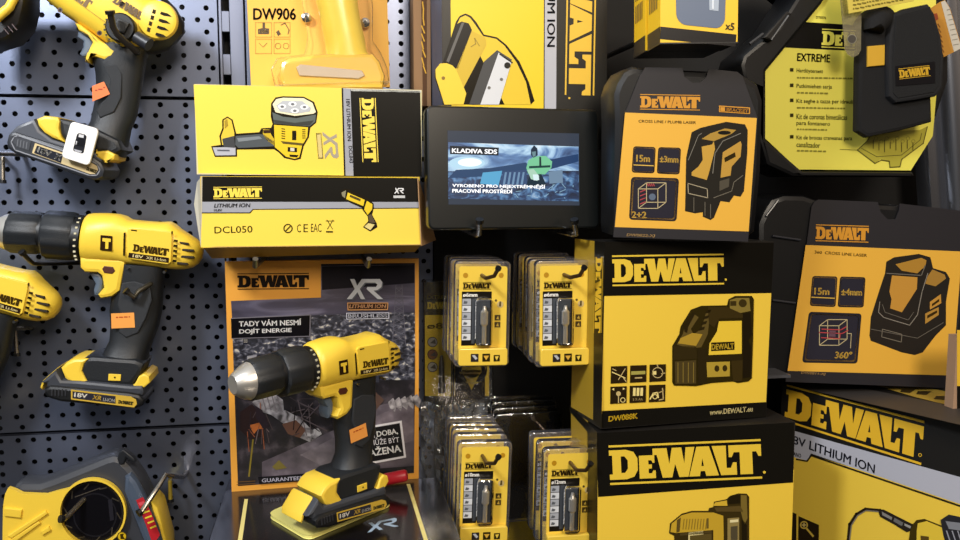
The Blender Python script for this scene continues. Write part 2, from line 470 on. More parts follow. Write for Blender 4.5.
# --- torch carton (DCL043)
f = fit((193,84),(421,90),(422.5,177),(198,173.5), -.135, name='dcl043')
t, P = carton('torch_carton', 'long yellow and black carton picturing a chunky spotlight torch', 'box', f, .10, '#d9cfa0', coat=.25, rough=.35)
P.poly([(193.6,84.6),(343,87.6),(345,175.6),(198.4,173)], Y1, 1)
P.poly([(350.5,89),(420.2,91),(421.8,176.6),(353.5,175.8)], B1, 1)
P.poly([(341.5,88),(343,88),(345.5,175.6),(344,175.6)], B1, 2)
P.poly([(343,88),(350.5,89),(353.5,175.8),(345.5,175.6)], G1, 1)
P.poly([(351,89),(421,90.5),(421,92.5),(351,91)], '#d8d8d0', 1)
P.build('carton', t); C = crop(200,90,6.754)
q = Print(f, rough=.35)
q.poly(C((480,90),(510,50),(560,42),(700,45),(770,80),(795,150),(785,220),(745,255),(735,320),(700,380),(680,465),(640,475),(570,460),(530,420),(500,400),(250,402),(250,450),(100,452),(75,380),(140,370),(130,310),(150,260),(150,200),(185,178),(220,200),(245,295),(400,285),(415,258),(480,255),(490,230),(478,180)), '#1a1408', 2)
q.poly(C((490,95),(515,62),(560,52),(700,55),(760,88),(783,150),(765,160),(640,175),(510,150)), '#efe7c0', 3)
q.poly(C((515,105),(560,72),(690,75),(750,120),(740,145),(650,160),(540,145)), '#b9bcc0', 4)
for cx, cy in ((555,112),(625,95),(640,140),(705,115)): q.circ(200+cx/6.754, 90+cy/6.754, 4.2, '#e9ecee', 5, ry=2.6); q.circ(200+cx/6.754, 90+cy/6.754, 1.8, '#6e7074', 6, ry=1.2)
q.poly(C((488,150),(560,180),(650,190),(783,165),(778,215),(740,245),(640,240),(500,225)), '#57605c', 3)
q.poly(C((495,200),(640,222),(770,205),(740,240),(640,238),(505,222)), '#30342f', 4)
q.poly(C((500,235),(730,252),(725,315),(690,375),(670,455),(640,465),(580,450),(540,415),(505,385)), '#e8c61e', 3)
q.poly(C((545,345),(700,360),(690,375),(560,362)), '#5a4a08', 4)
for k in range(5):
    q.poly(C((550,258+k*16),(575,262+k*16),(575,268+k*16),(550,264+k*16)), '#40350a', 4); q.poly(C((690,265+k*14),(712,265+k*14),(712,271+k*14),(690,271+k*14)), '#40350a', 4)
q.poly(C((622,275),(650,275),(650,338),(622,338)), '#1a1408', 4)
q.poly(C((592,385),(655,390),(655,420),(592,415)), '#22190c', 4); q.poly(C((610,390),(638,392),(638,414),(610,412)), '#d9d2bc', 5)
q.poly(C((605,435),(665,440),(655,455),(605,450)), '#22190c', 4)
q.poly(C((240,310),(400,298),(430,300),(500,350),(500,380),(260,392),(238,370)), '#4a5054', 3)
q.poly(C((250,325),(400,312),(420,330),(260,350)), '#7e858a', 4)
q.poly(C((425,265),(470,268),(480,300),(500,330),(500,375),(450,340),(425,300)), '#cfae1a', 3)
q.poly(C((425,270),(480,270),(480,290),(430,292)), '#3b2418', 4)
q.poly(C((160,205),(185,188),(212,205),(232,290),(230,375),(150,370),(142,315),(160,265)), '#e4c43a', 3)
q.poly(C((150,330),(230,310),(238,390),(160,385)), '#3b3d40', 4); q.poly(C((165,210),(183,195),(190,240),(168,260)), '#a88c20', 4)
q.poly(C((85,388),(240,385),(240,440),(105,442)), '#b3b4bd', 3); q.poly(C((115,402),(200,404),(200,414),(118,412)), '#5a5b66', 4)
q.build('product_picture', t)
q = Print(f, rough=.35); q.logo(361.5,98,364.5,162,12, Y1, up=(1,0), barcol=Y1); q.build('logo', t, label='upright yellow brand lettering')
q = Print(f, rough=.35); q.xr(322.5,134,325,159,14, '#a59a86', 2, up=(1,0)); q.poly([(316,133),(321.5,133),(323.5,159),(318,159)], '#8a7a50', 1); q.poly([(317,134.5),(320.5,134.5),(322.5,157.5),(319,157.5)], '#d8c27a', 2); q.build('battery_emblem', t)
q = Print(f, rough=.35); q.text('18V LITHIUM ION', 346,99,347.5,141,3.8, '#1a1c26', 2, up=(1,0)); q.text('DCL043', 348.5,146,349.5,163,3.6, '#1a1c26', 2, up=(1,0)); q.build('caption', t)

# --- inspection lamp carton (DCL050)
f = fit((201.5,176),(418,177),(421.5,245),(201,248), -.145, name='dcl050')
t, P = carton('lamp_carton', 'long crushed carton with open end flap picturing a folding inspection lamp', 'box', f, .10, '#d9b628', coat=.25, rough=.35)
P.poly([(202,176.5),(418,178),(419.3,202),(201.5,201.8)], B1, 1)
P.poly([(201.5,201.8),(419.3,202),(419.5,208),(253,209.5),(250,212.8),(201.3,212.8)], G1, 1)
P.poly([(201.3,212.8),(250,212.8),(253,209.5),(419.5,208),(421,244.5),(201,247.5)], Y1, 1)
P.poly([(201.3,212.4),(249.6,212.4),(252.8,209),(419.5,207.6),(419.5,208.4),(253.2,209.8),(250.2,213.4),(201.3,213.4)], B1, 2)
P.build('carton', t)
q = Print(f, rough=.35); q.logo(213.5,197.5,262,197,9, Y1); q.build('logo', t)
q = Print(f, rough=.35); q.text('LITHIUM ION', 214,207.6,250.5,207.2,4.0, '#1c1e2a', 3, shear=.2); q.text('10,8V', 214,211.8,222,211.7,2.8, '#1c1e2a', 3); q.text('DCL050', 214.5,233.5,252.5,232.5,6.8, '#3a3210', 2, off=.005); q.build('caption', t)
q = Print(f, rough=.35); K = '#3a3210'
q.circ(288,228.5,4.7,K,2,hole=1.2); q.line([(286,230.5),(290,226.5)],1.2,K,3)
q.text('C', 297,232.3,301,232.3,8,K,2,off=0); q.text('E', 303.5,232.2,308,232.2,8,K,2,off=0); q.text('EAC', 311,232,321.5,232,8.3,K,2,off=-.01)
q.poly([(326,231),(333,231),(333,232.6),(326,232.6)],K,2); q.line([(327,220),(332.5,229)],.7,K,2); q.line([(333,220),(327.5,229)],.7,K,2); q.line([(326,221),(334,221)],.7,K,2)
q.build('approval_marks', t); C = crop(300,170,5.686)
q = Print(f, rough=.35)
q.poly(C((228,120),(255,105),(285,112),(385,160),(418,190),(420,215),(410,255),(435,300),(440,325),(400,350),(358,325),(388,290),(385,265),(358,230),(350,215),(250,170),(230,150)), '#1a1408', 2)
q.poly(C((272,128),(368,170),(360,205),(262,165)), '#e8c61e', 3); q.poly(C((285,140),(345,165),(342,178),(282,152)), '#4a3c0a', 4)
q.poly(C((236,128),(262,115),(256,160),(240,148)), '#8a8468', 3)
q.poly(C((380,175),(412,195),(410,225),(385,255),(365,225),(370,205)), '#e8c61e', 3)
q.poly(C((388,258),(405,250),(428,300),(395,300)), '#544630', 3); q.poly(C((366,322),(388,302),(425,310),(400,342)), '#dccb84', 3)
q.build('product_picture', t)
q = Print(f, rough=.35); q.xr(395,193.5,404,193.5,5.5,'#e6e6e6',2); q.rect(393.5,195.5,405,198,'#c8c8c8',2); q.build('battery_emblem', t)
# crushed left side and open brown flap on the right end
def sheet(name, pts, m, parent, th=.0009):
    """a folded cardboard flap from four world corners"""
    a, b, c, d = pts; n = (b-a).cross(d-a).normalized()*th
    MB().add([a,b,c,d,a+n,b+n,c+n,d+n], [(0,3,2,1),(4,5,6,7),(0,1,5,4),(1,2,6,5),(2,3,7,6),(3,0,4,7)], m).build(name, parent, Matrix())
sheet('flap', [at(421.7,246,-.143), at(418.2,177.5,-.143), at(424,196,-.115), at(436,240,-.105)], CARD, t)
sheet('flap', [at(203,247.5,-.145), at(421,245,-.145), at(415,252,-.10), at(212,258.5,-.10)], mat('#a8862c', .5), t)
sheet('flap', [at(200.8,247,-.145), at(194,204,-.12), at(197,182,-.12), at(201.3,176.5,-.145)], mat('#c9c3b0', .5), t)
for px in (271, 366):
    a = at(px-4, 256, 0); hook('shelf_hook', 'steel peg poking out under the lamp carton, %s' % ('nearer the drill chuck' if px < 300 else 'nearer the screen'), [a, Vector((a.x, -.150, a.z+.004)), Vector((a.x+.001, -.156, a.z+.011))], .0026)

# ================================================================ torch in a clear shell on a yellow card, DW906
f = fit((246,-40),(386,-40),(390,89),(250,85), -.055, fixed=(0,0,-1.2), name='dw906'); f.w *= 1
t, P = carton('torch_card', 'flat yellow blister card holding a yellow torch above the long torch carton', 'card', f, .003, '#efb440', rough=.5)
P.build('backing_card', t)
q = Print(f); K = '#4a3410'; q.text('DW906', 253,20,296,20,12,K,2,off=.03)
q.build('caption', t)
q = Print(f)
for x, y in ((255.5,21.5),(274,21.5),(255.5,38),(274,38)):
    q.line([(x,y+1),(x+16,y+1),(x+16,y+15.5),(x,y+15.5)], .5, '#a8842c', 2, True)
q.poly([(258,29),(262.5,28),(262.5,22.5),(265,22.5),(265,28),(269,28.5),(269,34),(258,34)], K, 2); q.text('14,4V',259.5,33,267.5,33,3,'#e8c06a',3)
q.poly([(276,32),(278.5,30),(281,34),(278,36)],K,2); q.line([(281,25),(285,23),(289,30),(288,34)],.8,K,2)
q.line([(259,43),(263,47),(267,43)],.4,K,2); q.circ(278,46,3,K,2,hole=.4); q.circ(286,46,3,K,2,hole=.4)
q.build('pictogram', t)
Pm = Matrix(); g = plane(-.075)
def L3(F_, *pts): return [F_.loc(*p) for p in pts]
mb = MB()
pr = [((309,-20),(352,-20)),((313,-8),(357,-8)),((318,10),(358.5,8)),((321,25),(361,22)),((325,45),(365,40)),((326,56),(367,52)),((322,62),(372,58)),((318,68),(378,62))]
mb.loft([(g.loc(*a), g.loc(*b), .017, 0, 2.3) for a, b in pr], mat('#f7d84e', .3, coat=.5))
mb.build('torch_handle', t, g.M())
mb = MB(); mb.prism(L3(g,(282,64),(290,60),(322,56),(372,56),(379,64),(384,78),(382,90),(284,90),(280,80)), -.018, .016, mat('#eec04a', .3, coat=.5), .004); mb.build('torch_foot', t, g.M())
mb = MB(); mb.prism(L3(g,(297,70),(301,67),(361,73),(364,78),(358,81),(300,78)), -.0205, -.018, mat('#c9b8a4', .35), .0008); mb.build('latch', t, g.M())
mb = MB(); rim = L3(g,(272,72),(278,61),(305,57),(308,40),(300,-10),(296,-40),(366,-40),(372,10),(372,44),(380,56),(386,70),(388,84),(276,88)); mb.prism(rim, -.0225, .017, CLEAR2, .003); mb.build('clear_shell', t, g.M())
for x, y in ((306.5,18),(365,23)):
    p = at(x, y, -.059); m2 = MB(); m2.tube([p, p+Vector((0,-.003,0)), p+Vector((0,-.0042,0))], [.0052,.0048,.002], CHROME, 14); m2.tube([p+Vector((0,-.0035,0)), p+Vector((0,-.0055,0))], .0018, RUBD, 8); m2.build('rivet', t, Matrix())

# ================================================================ carton behind the screen, and the tan carton edge
f = fit((441,-60),(609,-60),(605,150),(443,150), -.115, fixed=(2,0,-.6), name='planer'); 
t, P = carton('tool_carton', 'tall carton behind the screen picturing a yellow roller tool', 'box', f, .06, B1, rough=.4)
P.poly([(450,-60),(544,-60),(543.5,140),(452,140)], '#f3cf22', 1); P.poly([(545,-60),(557,-60),(556,140),(544.5,140)], '#b9bac2', 1)
P.build('carton', t); C = crop(400,0,5.355)
q = Print(f)
q.poly(C((232,330),(300,115),(320,85),(350,72),(380,85),(410,120),(450,185),(520,200),(570,240),(640,330),(690,440),(720,540),(700,560),(235,560),(185,415),(190,370)), '#1a1408', 2)
q.poly(C((305,130),(322,95),(350,82),(375,95),(400,128),(445,193),(515,208),(560,245),(625,335),(675,440),(700,560),(560,560),(430,300),(300,350)), '#e8c52a', 3)
q.poly(C((305,128),(330,115),(368,125),(385,160),(310,370),(275,350),(235,325)), '#201d1a', 4); q.poly(C((330,122),(345,120),(262,335),(248,328)), '#5c5a58', 5)
q.poly(C((385,165),(455,200),(462,240),(340,470),(318,440),(300,370)), '#d4b22a', 4)
q.poly(C((190,372),(215,340),(250,338),(280,350),(300,370),(355,500),(340,560),(238,560),(192,415)), '#f1cd36', 5); q.circ(400+232/5.355, 418/5.355, 1.8, '#8a6a1a', 6)
q.poly(C((520,268),(600,320),(440,560),(370,560),(450,330)), '#3c3d3f', 4); q.poly(C((528,282),(598,330),(530,560),(430,560)), '#d8dade', 5)
for x, y in ((543,425),(477,470)): q.circ(400+x/5.355, y/5.355, 1.6, '#6c6a66', 6)
q.circ(400+575/5.355, 350/5.355, 3.2, '#2a2724', 6); q.line(C((535,290),(600,335)), 1.3, '#2a2724', 6); q.line(C((380,250),(405,235),(400,205),(425,245)), .8, '#a08420', 5)
q.build('product_picture', t)
q = Print(f); q.logo(572,-95,568.5,95,22, '#edbf3c', up=(1,.02), dot=True); q.build('logo', t, label='large upright yellow brand lettering')
q = Print(f); q.text('LITHIUM ION', 547.5,-45,547,47,8, '#1c1e26', 2, up=(1,0)); q.build('caption', t)
s = f.left_side(.06); mb = MB(); P2 = Print(s, mb); P2.poly([(428,-60),(441,-60),(443,150),(429,150)], '#4c5468', 1); P2.build('side_panel', t, 'grey-blue side of the carton')
f = fit((413,-60),(430,-60),(431,106),(414,106), -.05, fixed=(0,0,0), name='tan')
t, P = carton('brown_carton', 'narrow brown carton edge squeezed left of the screen', 'box', f, .04, '#8f6c48', rough=.7)
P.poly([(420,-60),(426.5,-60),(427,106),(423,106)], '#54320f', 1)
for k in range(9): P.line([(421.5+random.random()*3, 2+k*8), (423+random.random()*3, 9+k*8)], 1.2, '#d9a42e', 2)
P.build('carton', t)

# ================================================================ screen
f = fit((426.5,105),(597.5,109.5),(601.5,229),(428,229), -.165, name='screen')
t = thing('display_screen', 'black tablet-like screen on two hooks showing a worker in a green jacket', 'screen', f.M() @ Matrix.Translation((f.w/2, .01, 0)))
def rr(x0, y0, x1, y1, r, n=5):
    o = []
    for cx, cy, a0 in ((x1-r, y0+r, -90), (x1-r, y1-r, 0), (x0+r, y1-r, 90), (x0+r, y0+r, 180)):
        for k in range(n+1):
            a = math.radians(a0+90*k/n); o.append((cx+r*math.cos(a), cy+r*math.sin(a)))
    return o
mb = MB(); mb.prism(rr(0, 0, f.w, f.h, .006), 0, .018, mat('#0e1111', .28, coat=.3), .002); mb.build('casing', t, f.M())
q = Print(f, base=-.0001); E = 1.0
q.poly([(447.5,130.5),(579,133.5),(579.5,205.5),(448.5,204.5)], emat('#39414f', E), 1)
q.build('display', t, 'lit display')
q = Print(f, base=-.0002); c = crop(430,130,5.4)
sky = noise_mat('screen_sky', [(.3,'#27406a'),(.45,'#5f86b8'),(.58,'#b9dcf5'),(.7,'#f2fbff')], 26, 6, (1,1,2.6), emit=1.0, dist=1.2)
sea = noise_mat('screen_sea', [(.3,'#101a30'),(.5,'#24406a'),(.65,'#5f8fc0'),(.8,'#cfe6f5')], 70, 6, (1,1,1.6), emit=.9, dist=1.5)
q.poly(c((98,66),(802,90),(803,220),(98,222)), sky, 2); q.poly(c((98,222),(803,220),(803,385),(98,370)), sea, 2)
q.circ(430+200/5.4, 130+178/5.4, 18, emat('#bfe4f8', 1.0), 3, ry=6.5); q.circ(430+215/5.4, 130+175/5.4, 12, emat('#eefaff', 1.2), 4, ry=4.2)
q.poly(c((140,215),(330,205),(520,175),(540,215),(300,250),(98,260)), emat('#36547c', .8), 3)
q.poly(c((540,180),(800,130),(802,170),(640,215)), emat('#2b4a78', .8), 3)
q.poly(c((285,230),(390,220),(370,300),(270,290)), emat('#63b4e0', .9), 4); q.poly(c((395,225),(520,215),(525,300),(375,300)), emat('#405a84', .8), 4)
for k in range(5): q.poly(c((405+k*24,228),(415+k*24,228),(405+k*24,295),(393+k*24,295)), emat('#7fa4c8', .8), 5)
q.poly(c((640,225),(715,215),(718,285),(645,290)), emat('#7f9cb8', .8), 4)
q.poly(c((545,105),(562,82),(580,100),(582,135),(560,152),(545,135)), emat('#24384e', .8), 5); q.poly(c((550,118),(572,115),(570,140),(556,145)), emat('#7a9fa8', .8), 6)
q.poly(c((530,165),(555,148),(590,140),(625,140),(660,170),(655,205),(620,240),(530,235),(520,205)), emat('#7fd0a0', .95), 5)
q.poly(c((535,195),(650,190),(650,202),(535,207)), emat('#1d4a48', .8), 6); q.poly(c((590,145),(600,145),(602,200),(590,200)), emat('#1d3a40', .8), 6)
q.poly(c((525,215),(560,210),(590,250),(580,275),(545,265)), emat('#b8e0c8', .9), 6)
q.poly(c((540,240),(600,235),(630,300),(520,300)), emat('#1a3444', .8), 5); q.poly(c((555,240),(585,240),(590,270),(560,272)), emat('#dff4f8', 1.0), 7)
for k in range(14):
    x, y = random.uniform(440, 780), random.uniform(290, 370); q.line(c((x, y), (x+random.uniform(-30, 40), y+random.uniform(-30, 20))), .6, emat('#9fc8e0', .8), 4)
q.build('screen_image', t)
q = Print(f, base=-.0003); q.poly(c((108,85),(372,95),(370,138),(108,130)), emat('#2a3038', .8), 7)
q.text('KLADIVA SDS', *c((118,123))[0], *c((362,130))[0], 4.6, emat('#ffffff', 1.3), 8, off=.035)
q.text('VYROBENO PRO NEJEXTRÉMNĚJŠÍ', *c((120,313))[0], *c((622,322))[0], 5.2, emat('#ffffff', 1.3), 8, off=.035)
q.text('PRACOVNÍ PROSTŘEDÍ', *c((120,338))[0], *c((445,343))[0], 5.0, emat('#ffffff', 1.3), 8, off=.035)
q.build('caption', t)
for px in (478, 573):
    a = at(px-5, 236, 0); y = -.168
    p = at(px-4, 229.5, -.15); e = at(px+1.5, 221, -.178); lo = at(px-8, 233, -.172)
    hook('screen_hook', 'steel hook carrying the screen, under its %s half' % ('left' if px < 500 else 'right'), [Vector((p.x, 0, p.z-.004)), Vector((p.x, -.166, p.z-.004)), Vector((p.x+.001, -.172, p.z-.003)), Vector((e.x, -.178, e.z))], .0026, CHROME, tip=.002)

# ================================================================ poster
f = fit((224.5,262.5),(419.5,258),(418,479),(232,492), -.07, name='poster')
t, P = carton('poster_board', 'orange-framed advertising board of a city at dusk behind the display drill', 'poster', f, .006, '#e5a03a', rough=.5)
c = crop(230,255,5.0526)
dusk = noise_mat('dusk_sky', [(.28,'#2a2634'),(.5,'#4a4658'),(.62,'#77738a'),(.8,'#a4a0b0')], 14, 5, (.7,1,3), dist=.8)
city = noise_mat('city_lights', [(.35,'#14141c'),(.5,'#33343f'),(.6,'#6a6a76'),(.68,'#c9c2b4')], 160, 3, (1,1,1.3), dist=.5)
dark = noise_mat('dark_scene', [(.35,'#0d0b10'),(.55,'#1f1b22'),(.7,'#4a4248')], 60, 4, (1,1,1))
P.poly([(321,264),(415,263),(414,300),(321,300)], '#26242c', 1)
P.build('board', t)
q = Print(f, base=-.0002)
q.poly([(231,301),(321,297.5),(321,266),(415,264.5),(415,312),(232,318)], dusk, 1)
q.poly([(232,318),(415,312),(415,380),(234,380)], city, 1)
q.poly([(234,380),(415,380),(414,473),(238,486)], dark, 1)
q.poly([(322,266.5),(414.5,265),(414.5,283),(322,290)], '#1c1a22', 2)
# building blocks and a lattice mast at the right
for k in range(26):
    x = 235+random.random()*150; y = 338+random.random()*40; w = 4+random.random()*10; h = 5+random.random()*14
    q.poly([(x,y),(x+w,y-1),(x+w,y+h),(x,y+h)], random.choice(['#3d3d49','#6c6c78','#24242e','#8b8a92','#4d4c56']), 2)
    q.line([(x+1,y+2),(x+w-1,y+2)], .5, '#b9b2a6', 3); q.line([(x+1,y+4),(x+w-1,y+4)], .5, '#b9b2a6', 3)
for k in range(9):
    y = 288+k*6; w = 3+k*.35; q.line([(399-w,y),(399+w,y+5)], .5, '#5c5a66', 3); q.line([(399+w,y),(399-w,y+5)], .5, '#5c5a66', 3); q.line([(399-w,y),(399+w,y)], .5, '#5c5a66', 3)
for x in (-1, 1): q.line([(399+x*3,285),(399+x*6.5,345)], .7, '#5c5a66', 3)
# the worker below: arms, gloves and sparks, a pale rock in front of him
q.poly([(262,462),(312,440),(345,425),(380,405),(414,398),(414,472),(262,484)], noise_mat('pale_slab', [(.3,'#3a343c'),(.55,'#5c535c'),(.7,'#7c727c')], 40, 6), 3)
q.poly([(300,455),(345,432),(385,412),(414,405),(414,440),(330,470)], noise_mat('pale_slab_top', [(.3,'#4a424a'),(.55,'#6c626a'),(.7,'#8a7f88')], 50, 6), 4)
gl = noise_mat('work_gloves', [(.3,'#3a3638'),(.5,'#8f898c'),(.65,'#b8b2b4')], 90, 5, dist=1.0)
q.poly([(252,402),(262,395),(275,394),(283,400),(284,412),(272,415),(262,412),(258,408)], gl, 4)
for k in range(4): q.line([(262+k*5,396),(266+k*5,410)], 1.1, '#6c6468', 5)
q.poly([(270,414),(285,410),(300,418),(312,430),(318,428),(322,434),(310,442),(296,436),(284,424)], gl, 5)
q.poly([(282,424),(296,420),(306,430),(300,438),(288,434)], '#5c3c30', 6)
q.poly([(240,412),(252,404),(262,416),(264,436),(250,440),(240,430)], '#2a1c1c', 4); q.poly([(250,425),(258,423),(268,421),(263,426),(266,429),(258,429),(254,434),(251,429)], '#b8642c', 5)
for k in range(14): q.line([(244+k*1.6+random.random()*4, 400+random.random()*50), (247+k*1.6+random.random()*6, 404+random.random()*50)], .8, random.choice(['#4a3a3c','#2c2428','#6c5c5e','#8a4a28']), 5)
for k in range(16): q.line([(286+random.random()*44, 395+random.random()*40), (288+random.random()*44, 397+random.random()*42)], .9, random.choice(['#3a3034','#5c5054','#1c181c']), 7)
q.poly([(256,406),(262,410),(270,426),(264,430),(256,418)], '#2a2026', 6)
for k in range(5): q.poly([(388+k*6,402-k*1.2),(393+k*6,398-k),(397+k*6,404-k),(395+k*6,412-k),(390+k*6,408-k)], gl, 5)
q.poly([(360,396),(376,392),(384,400),(376,410),(362,412)], '#5a4238', 5)
q.line([(253,440),(249,476)], 1.6, '#7a6a1a', 4); q.poly([(272,467),(279,460),(287,468),(276,470)], '#6a5e28', 5)
q.build('photograph', t)
q = Print(f, base=-.0002); q.poly([(236,272),(311,269.5),(311,291),(237,292)], '#e5a03a', 1) if False else None
q.logo(237.5,287.5,309,287,12, '#1d1612', 2); q.build('logo', t)
q = Print(f, base=-.0012); q.poly(c((5,318),(408,300),(406,412),(8,424)), '#77737c', 2); q.poly(c((5,322),(403,305),(401,408),(8,420)), '#0b0a0f', 3)
q.text('TADY VÁM NESMÍ', *c((45,362))[0], *c((360,354))[0], 6.6, '#f2f0ee', 4, off=.03); q.text('DOJÍT ENERGIE', *c((47,404))[0], *c((312,396))[0], 6.6, '#f2f0ee', 4, off=.03); q.build('slogan_plate', t)
q = Print(f, base=-.0012); pass
q.xr(351,300,384,300,20,'#5c606c',3); q.xr(350,299,383,299,20,'#c4c8d2',4)
q.poly(c((592,240),(800,240),(798,278),(594,280)), '#c8915a', 3); q.poly(c((597,245),(795,245),(793,273),(599,275)), '#3a241a', 4); q.text('LITHIUM ION', *c((602,269))[0], *c((790,268))[0], 3.8, '#e0a878', 5, shear=.15)
q.poly(c((587,292),(805,290),(805,322),(588,326)), '#c4c4d0', 3); q.poly(c((591,296),(800,294),(800,318),(592,322)), '#22222c', 4); q.text('BRUSHLESS', *c((596,318))[0], *c((796,315))[0], 3.6, '#d4d4de', 5)
q.build('battery_emblem', t)
q = Print(f, base=-.0012); C = crop(230,390,3.6)
q.poly(C((470,135),(618,110),(634,243),(490,270)), '#d8d4d8', 6); q.poly(C((470,143),(611,119),(626,237),(490,262)), '#0b0a0f', 7)
q.text('DNÍ', *C((488,178))[0], *C((523,172))[0], 5.6, '#c9c6cc', 8, off=0); q.text('DOBA,', *C((530,172))[0], *C((606,160))[0], 6.4, '#f2f0ee', 8, off=.03)
q.text('NEMŮŽE BÝT', *C((478,204))[0], *C((610,188))[0], 7.5, '#d9d6dc', 8, off=0); q.text('NABITÍ NAŽENA', *C((380,246))[0], *C((617,222))[0], 9, '#f2f0ee', 8, off=.03) if False else q.text('AŽENA', *C((502,240))[0], *C((617,222))[0], 9, '#f2f0ee', 8, off=.03)
q.build('slogan_plate', t)
q = Print(f, base=-.0012); q.poly([(258,477),(414,466),(414,472.5),(259,484)], '#0b0a10', 6); q.text('GUARANTEED TOUGH', 262,482.5,330,478,3.8,'#d8d4e4',7); q.line([(237,482),(255,481)],.7,'#6a4a1a',2); q.line([(237,484.5),(255,483.5)],.7,'#6a4a1a',2); q.build('caption', t)
# ================================================================ cartons and cases at the right
OY, OB = '#ecb440', '#232126'
def rr_icon(q, pts, r, border, fill, L=2, k=.1):
    q.rrect(pts, r, border, L)
    cx = sum(p[0] for p in pts)/4; cy = sum(p[1] for p in pts)/4
    w = math.dist(pts[0], pts[1]); i = 1-k*30/w/1.6
    q.rrect([(cx+(p[0]-cx)*i, cy+(p[1]-cy)*i) for p in pts], r, fill, L+1)

# --- big laser carton (DW088K)
f = fit((604.5,241.5),(774,242.5),(766,417),(601.5,428.5), -.20, fixed=(6.5,-.4,.8), name='dw088k')
YB = '#f3cd44'
t, P = carton('laser_carton', 'yellow and black laser carton with six pictograms, on top of a larger carton', 'box', f, .055, '#1a1714', rough=.5)
P.poly([(604.5,290),(771.5,288),(766,404),(601.5,414)], YB, 1)
P.poly([(604.5,241.7),(773.8,242.7),(771.5,293),(604,296)], B1, 2)
P.poly([(602,411),(766.5,402),(766,416.8),(601.7,428)], B1, 2)
P.build('carton', t)
q = Print(f, rough=.5, base=-.0004); q.logo(612.5,282.3,724,280.5,23, '#ecc83c', dot=True); q.build('logo', t)
q = Print(f, rough=.5, base=-.0004); q.text('DW088K', 608.5,421.8,638,418.5,5.6, '#e8c026', 2, off=.03, shear=.15); q.build('caption', t); q = Print(f, rough=.5, base=-.0004); q.text('www.DEWALT.eu', 710,415,753,411.5,5.2, '#f0e0a0', 2, off=.025, shear=.15); q.build('caption', t)
C = crop(665,285,3.857); q = Print(f, rough=.5, base=-.0004)
q.poly(C((28,235),(55,190),(60,160),(100,95),(140,80),(240,78),(245,55),(270,42),(335,42),(343,55),(340,215),(335,360),(322,372),(280,378),(265,372),(180,378),(120,390),(35,388),(28,375)), '#2e2509', 2)
q.poly(C((45,230),(68,190),(80,150),(110,110),(130,125),(100,170),(110,190),(140,170),(160,100),(175,100),(165,190),(140,240),(100,245)), '#5c4b18', 3)
q.poly(C((60,205),(105,185),(145,190),(120,235),(50,225)), '#b08f28', 4)
for k in range(4): q.poly(C((135+k*8,165-k*22),(155+k*8,160-k*22),(150+k*8,172-k*22),(132+k*8,176-k*22)), '#2a210c', 4)
q.poly(C((75,180),(72,155),(108,105),(118,108),(90,160),(85,185)), '#2a210c', 4)
q.poly(C((208,140),(296,138),(296,265),(168,270),(172,225),(200,180)), '#efcb3a', 3)
q.poly(C((178,222),(268,218),(268,250),(178,255)), '#221a0c', 4)
q.poly(C((34,235),(120,238),(125,285),(32,290)), '#332911', 3); q.poly(C((38,295),(120,290),(120,380),(40,382)), '#463810', 3)
for k in range(4): q.line(C((50+k*20,300),(50+k*20,375)), .8, '#85702a', 4)
q.poly(C((125,245),(160,245),(160,380),(128,384)), '#2c230f', 4)
q.poly(C((160,298),(250,295),(250,352),(163,356)), '#b39730', 3); q.circ(665+200/3.857,285+322/3.857,2.4,'#3a2e10',4,ry=3.2); q.circ(665+231/3.857,285+321/3.857,2.4,'#3a2e10',4,ry=3.2)
q.poly(C((160,272),(296,268),(296,290),(160,294)), '#2c230f', 4); q.poly(C((255,292),(300,290),(298,370),(262,372)), '#3a2e12', 4)
q.poly(C((300,110),(330,105),(335,190),(322,215),(332,240),(330,355),(300,360)), '#1f180b', 3)
q.poly(C((250,58),(275,50),(325,50),(330,100),(290,108),(250,95)), '#83702c', 3); q.circ(665+300/3.857,285+70/3.857,4,'#3d3114',4); q.rect(665+252/3.857,285+62/3.857,665+275/3.857,285+80/3.857,'#3d3114',4)
q.poly(C((165,85),(240,85),(300,112),(300,128),(210,130),(190,165),(170,150)), '#3a2e12', 4)
q.text('DEWALT', *C((180,250))[0], *C((266,246))[0], 5.6, '#e9c636', 5, off=.03)
q.build('product_picture', t)
C = crop(600,340,6); 
